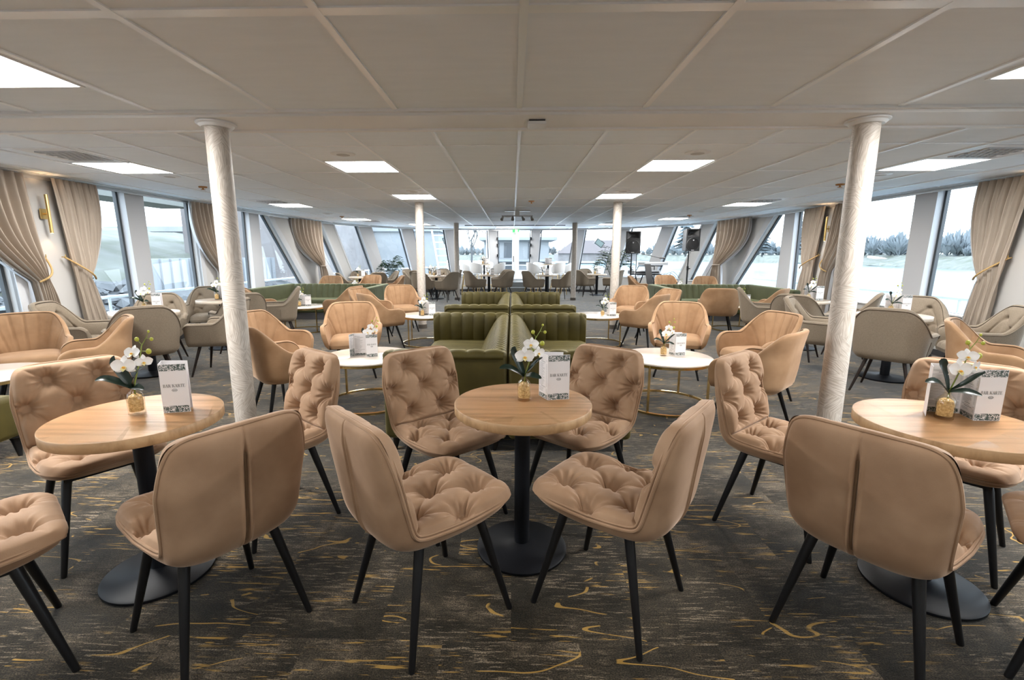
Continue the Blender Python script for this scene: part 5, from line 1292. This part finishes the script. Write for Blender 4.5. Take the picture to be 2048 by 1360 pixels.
for i, (x, y, h) in enumerate([(22, 170, 17), (43, 190, 14), (72, 230, 17)]):
    b = MB(); b.tube([(x, y, -2), (x, y, h)], .35, 8); b.box(x-1, x+1, y-.4, y+.4, h-.5, h+.3); tag(b.build('light_mast', TWIG), ['tall light mast right of the harbour house, nearest', 'tall light mast above the red roofed shed', 'tall light mast farthest right on the quay'][i], 'mast', 'quay light masts')
# far bank on the right
rs = np.random.RandomState(4)
ang = np.linspace(R(-8), R(88), 150); rad = 330 - 215*sstep(R(10), R(60), ang)
P = np.zeros((5, 150, 3))
for i, (dr, z) in enumerate([(0, WZ-.1), (3, WZ+1.0), (9, WZ+1.6), (18, WZ+3.6), (90, WZ+4.2)]):
    P[i, :, 0] = np.sin(ang)*(rad+dr); P[i, :, 1] = np.cos(ang)*(rad+dr); P[i, :, 2] = z + .15*rs.randn(150)
b = MB(); b.grid(P); struct(b.build('ground_far_bank', GRASS, angle=180))
def tree_mesh(b, x, y, z, h, w, rr, mi=0):
    b.tube([(x, y, z), (x, y, z+h*.5)], [.04*h, .02*h], 6)
    for k in range(64):
        a = 2*PI*rr.random(); e = rr.random()**.7; r_ = w*.62*e; zt = z+h*(1.0-.62*e*e)*(.8+.25*rr.random())
        p = Vector((x+.18*r_*math.cos(a), y+.18*r_*math.sin(a), z+h*.22*rr.random())); q = Vector((x+r_*math.cos(a), y+r_*math.sin(a), zt))
        sd = Vector((-math.sin(a), math.cos(a), .2))*(.10+.10*rr.random())*h*.5
        b.add([p, (p+q)*.5+sd, q, (p+q)*.5-sd], [(0, 1, 2, 3)])
rr = random.Random(21); b = MB()
for k in range(420):
    i = rr.randrange(150); d_ = rad[i] + 18 + 40*rr.random()
    if math.hypot(math.sin(ang[i])*d_-112, math.cos(ang[i])*d_-92) < 16: continue
    d_ = d_+0; h = (2.6+3.6*rr.random())*(1+.5*(d_ > 200)); tree_mesh(b, math.sin(ang[i])*d_, math.cos(ang[i])*d_, WZ+3.4, h, h*.9, rr)
for v_i in range(0, len(b.v)): 
    p = b.v[v_i]; b.v[v_i] = (p[0]+.22*rr.uniform(-1, 1), p[1]+.22*rr.uniform(-1, 1), p[2]+.22*rr.uniform(-1, 1))
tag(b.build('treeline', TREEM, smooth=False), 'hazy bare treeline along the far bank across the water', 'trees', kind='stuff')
def conifer(label, x, y, h):
    t = thing('conifer', label, 'tree', (x, y, WZ+3.4)); rr = random.Random(int(x))
    b = MB(); b.tube([(0, 0, 0), (0, 0, h)], [.25, .03], 6); b.build('trunk', TWIG, t); b = MB()
    for k in range(11):
        z = h*(.15+.08*k); r0 = h*.30*(1-k/11.5)
        for j in range(9):
            a = 2*PI*j/9 + k; r_ = r0*(.75+.5*rr.random()); b.add([(0, 0, z+h*.10), (r_*math.cos(a-.35), r_*math.sin(a-.35), z-.2), (r_*1.1*math.cos(a), r_*1.1*math.sin(a), z-h*.03), (r_*math.cos(a+.35), r_*math.sin(a+.35), z-.2)], [(0, 1, 2), (0, 2, 3)])
    b.build('foliage', TREED, t, smooth=False)
conifer('tall conifer across the water between the two loudspeakers', 52, 145, 14)
conifer('conifer by a house across the water outside the right bow windows', 73, 125, 11)
conifer('smaller conifer across the water outside the right bow windows', 66, 128, 9)
t = thing('bank_house', 'small pale house on the far bank outside the right bow windows', 'building', (84, 128, WZ+3.6))
b = MB(); b.box(-4, 4, -3, 3, 0, 4); b.build('wall', HOUSE, t, smooth=False); b = MB(); b.prism([(-4.5, -3.5, 4), (4.5, -3.5, 4), (3.5, 0, 6.5), (-3.5, 0, 6.5)], (0, 3.5, 0)); b.build('roof', ROOFR, t, smooth=False)
t = thing('bank_barn', 'long low house on the far bank outside the right front windows', 'building', (112, 92, WZ+3.6))
b = MB(); b.box(-8, 8, -8, 8, 0, 3.6); b.build('wall', RUST, t, smooth=False); b = MB(); b.prism([(-9, -9, 3.6), (9, -9, 3.6), (9, 9, 3.6), (-9, 9, 3.6)], (0, 0, 1.2)); b.build('roof', ROOFR, t, smooth=False)
# bare trees ahead left
def bare_tree(label, x, y, z0, h, seed):
    t = thing('bare_tree', label, 'tree', (x, y, z0), group='bare trees beyond the lock wall'); rr = random.Random(seed)
    b = MB()
    def br(p, d, l, r, dep):
        q = p + d*l; b.tube([p, (p+q)/2 + Vector((rr.uniform(-.1, .1)*l, rr.uniform(-.1, .1)*l, 0)), q], [r, r*.8, r*.6], 4)
        if dep:
            for k in range(4 if dep > 1 else 5):
                dd = (d + Vector((rr.uniform(-.8, .8), rr.uniform(-.8, .8), rr.uniform(-.1, .6)))).normalized(); br(p + d*l*rr.uniform(.55, 1), dd, l*.62, r*.55, dep-1)
    br(Vector((0, 0, 0)), Vector((0, 0, 1)), h*.4, h*.022, 4); b.build('trunk', TWIG, t, smooth=False)
for i, (x, y, z0, h) in enumerate([(-17, 56, 4.5, 8), (-12, 58, 3.5, 8.5), (-8.5, 57, 2.0, 8), (-5.5, 64, 0, 8.5), (-3, 72, 0, 10), (3.5, 76, 0, 11), (-24, 56, 4.5, 8)]):
    bare_tree(['bare tree on the lock wall, second from the left', 'bare tree on the lock wall behind the ladder', 'bare tree just left of the bow mast', 'bare tree right of the bow mast', 'bare tree behind the left end of the harbour house', 'bare tree rising behind the harbour house roof', 'bare tree on the lock wall, leftmost'][i], x, y, z0, h, 30+i)

# ------------------------------------------------------------------ light, world, camera
w = bpy.data.worlds.new('overcast_sky'); scene.world = w; w.use_nodes = True; nt = w.node_tree; nt.nodes.clear()
N = nt.nodes.new; L = nt.links.new
wo = N('ShaderNodeOutputWorld'); bg = N('ShaderNodeBackground'); L(bg.outputs[0], wo.inputs[0]); bg.inputs[1].default_value = 3.0
tc = N('ShaderNodeTexCoord'); sp = N('ShaderNodeSeparateXYZ'); L(tc.outputs['Generated'], sp.inputs[0])
cr = N('ShaderNodeValToRGB'); L(sp.outputs[2], cr.inputs[0])
for e, (p, c) in zip(cr.color_ramp.elements, [(0, (.80, .88, .95)), (.5, (.74, .85, .98))]): e.position = p; e.color = (*c, 1)
L(cr.outputs[0], bg.inputs[0])
for x, y, lab in LP:
    l = bpy.data.lights.new('panel_or_fill_light', 'AREA'); l.shape = 'RECTANGLE'; l.size = .6; l.size_y = .6; l.energy = 32 if y < 3 else 15; l.color = (1, .985, .955)
    o = bpy.data.objects.new('panel_or_fill_light', l); COL.objects.link(o); o.location = (x, y, HC-.03)
for x, y in ((-1.2, .2), (1.3, .2), (-3.8, .4), (3.9, .4)):  # extra unseen lamps without fixtures, added to brighten the near end
    l = bpy.data.lights.new('panel_or_fill_light', 'AREA'); l.shape = 'RECTANGLE'; l.size = .6; l.size_y = .6; l.energy = 10; l.color = (1, .98, .94)
    o = bpy.data.objects.new('panel_or_fill_light', l); COL.objects.link(o); o.location = (x, y, HC-.03)
cam = bpy.data.cameras.new('camera'); co = bpy.data.objects.new('camera', cam); COL.objects.link(co); scene.camera = co
cam.sensor_width = 36; cam.lens = 940/2048*36; cam.shift_x = 22/2048; cam.clip_start = .02; cam.clip_end = 3000
tilt = math.atan(171/940); psi = math.atan(23*math.cos(tilt)/940)
co.location = (0, 0, 1.40); co.rotation_euler = (PI/2 - tilt, 0, psi)
scene.view_settings.view_transform = 'Standard'; scene.view_settings.look = 'None'; scene.view_settings.exposure = 1.42; scene.view_settings.gamma = 1
scene.view_settings.use_curve_mapping = False
try:
    scene.cycles.use_denoising = True; scene.cycles.max_bounces = 7; scene.cycles.diffuse_bounces = 5; scene.cycles.glossy_bounces = 3; scene.cycles.transparent_max_bounces = 16; scene.cycles.caustics_reflective = False; scene.cycles.caustics_refractive = False
except Exception: pass
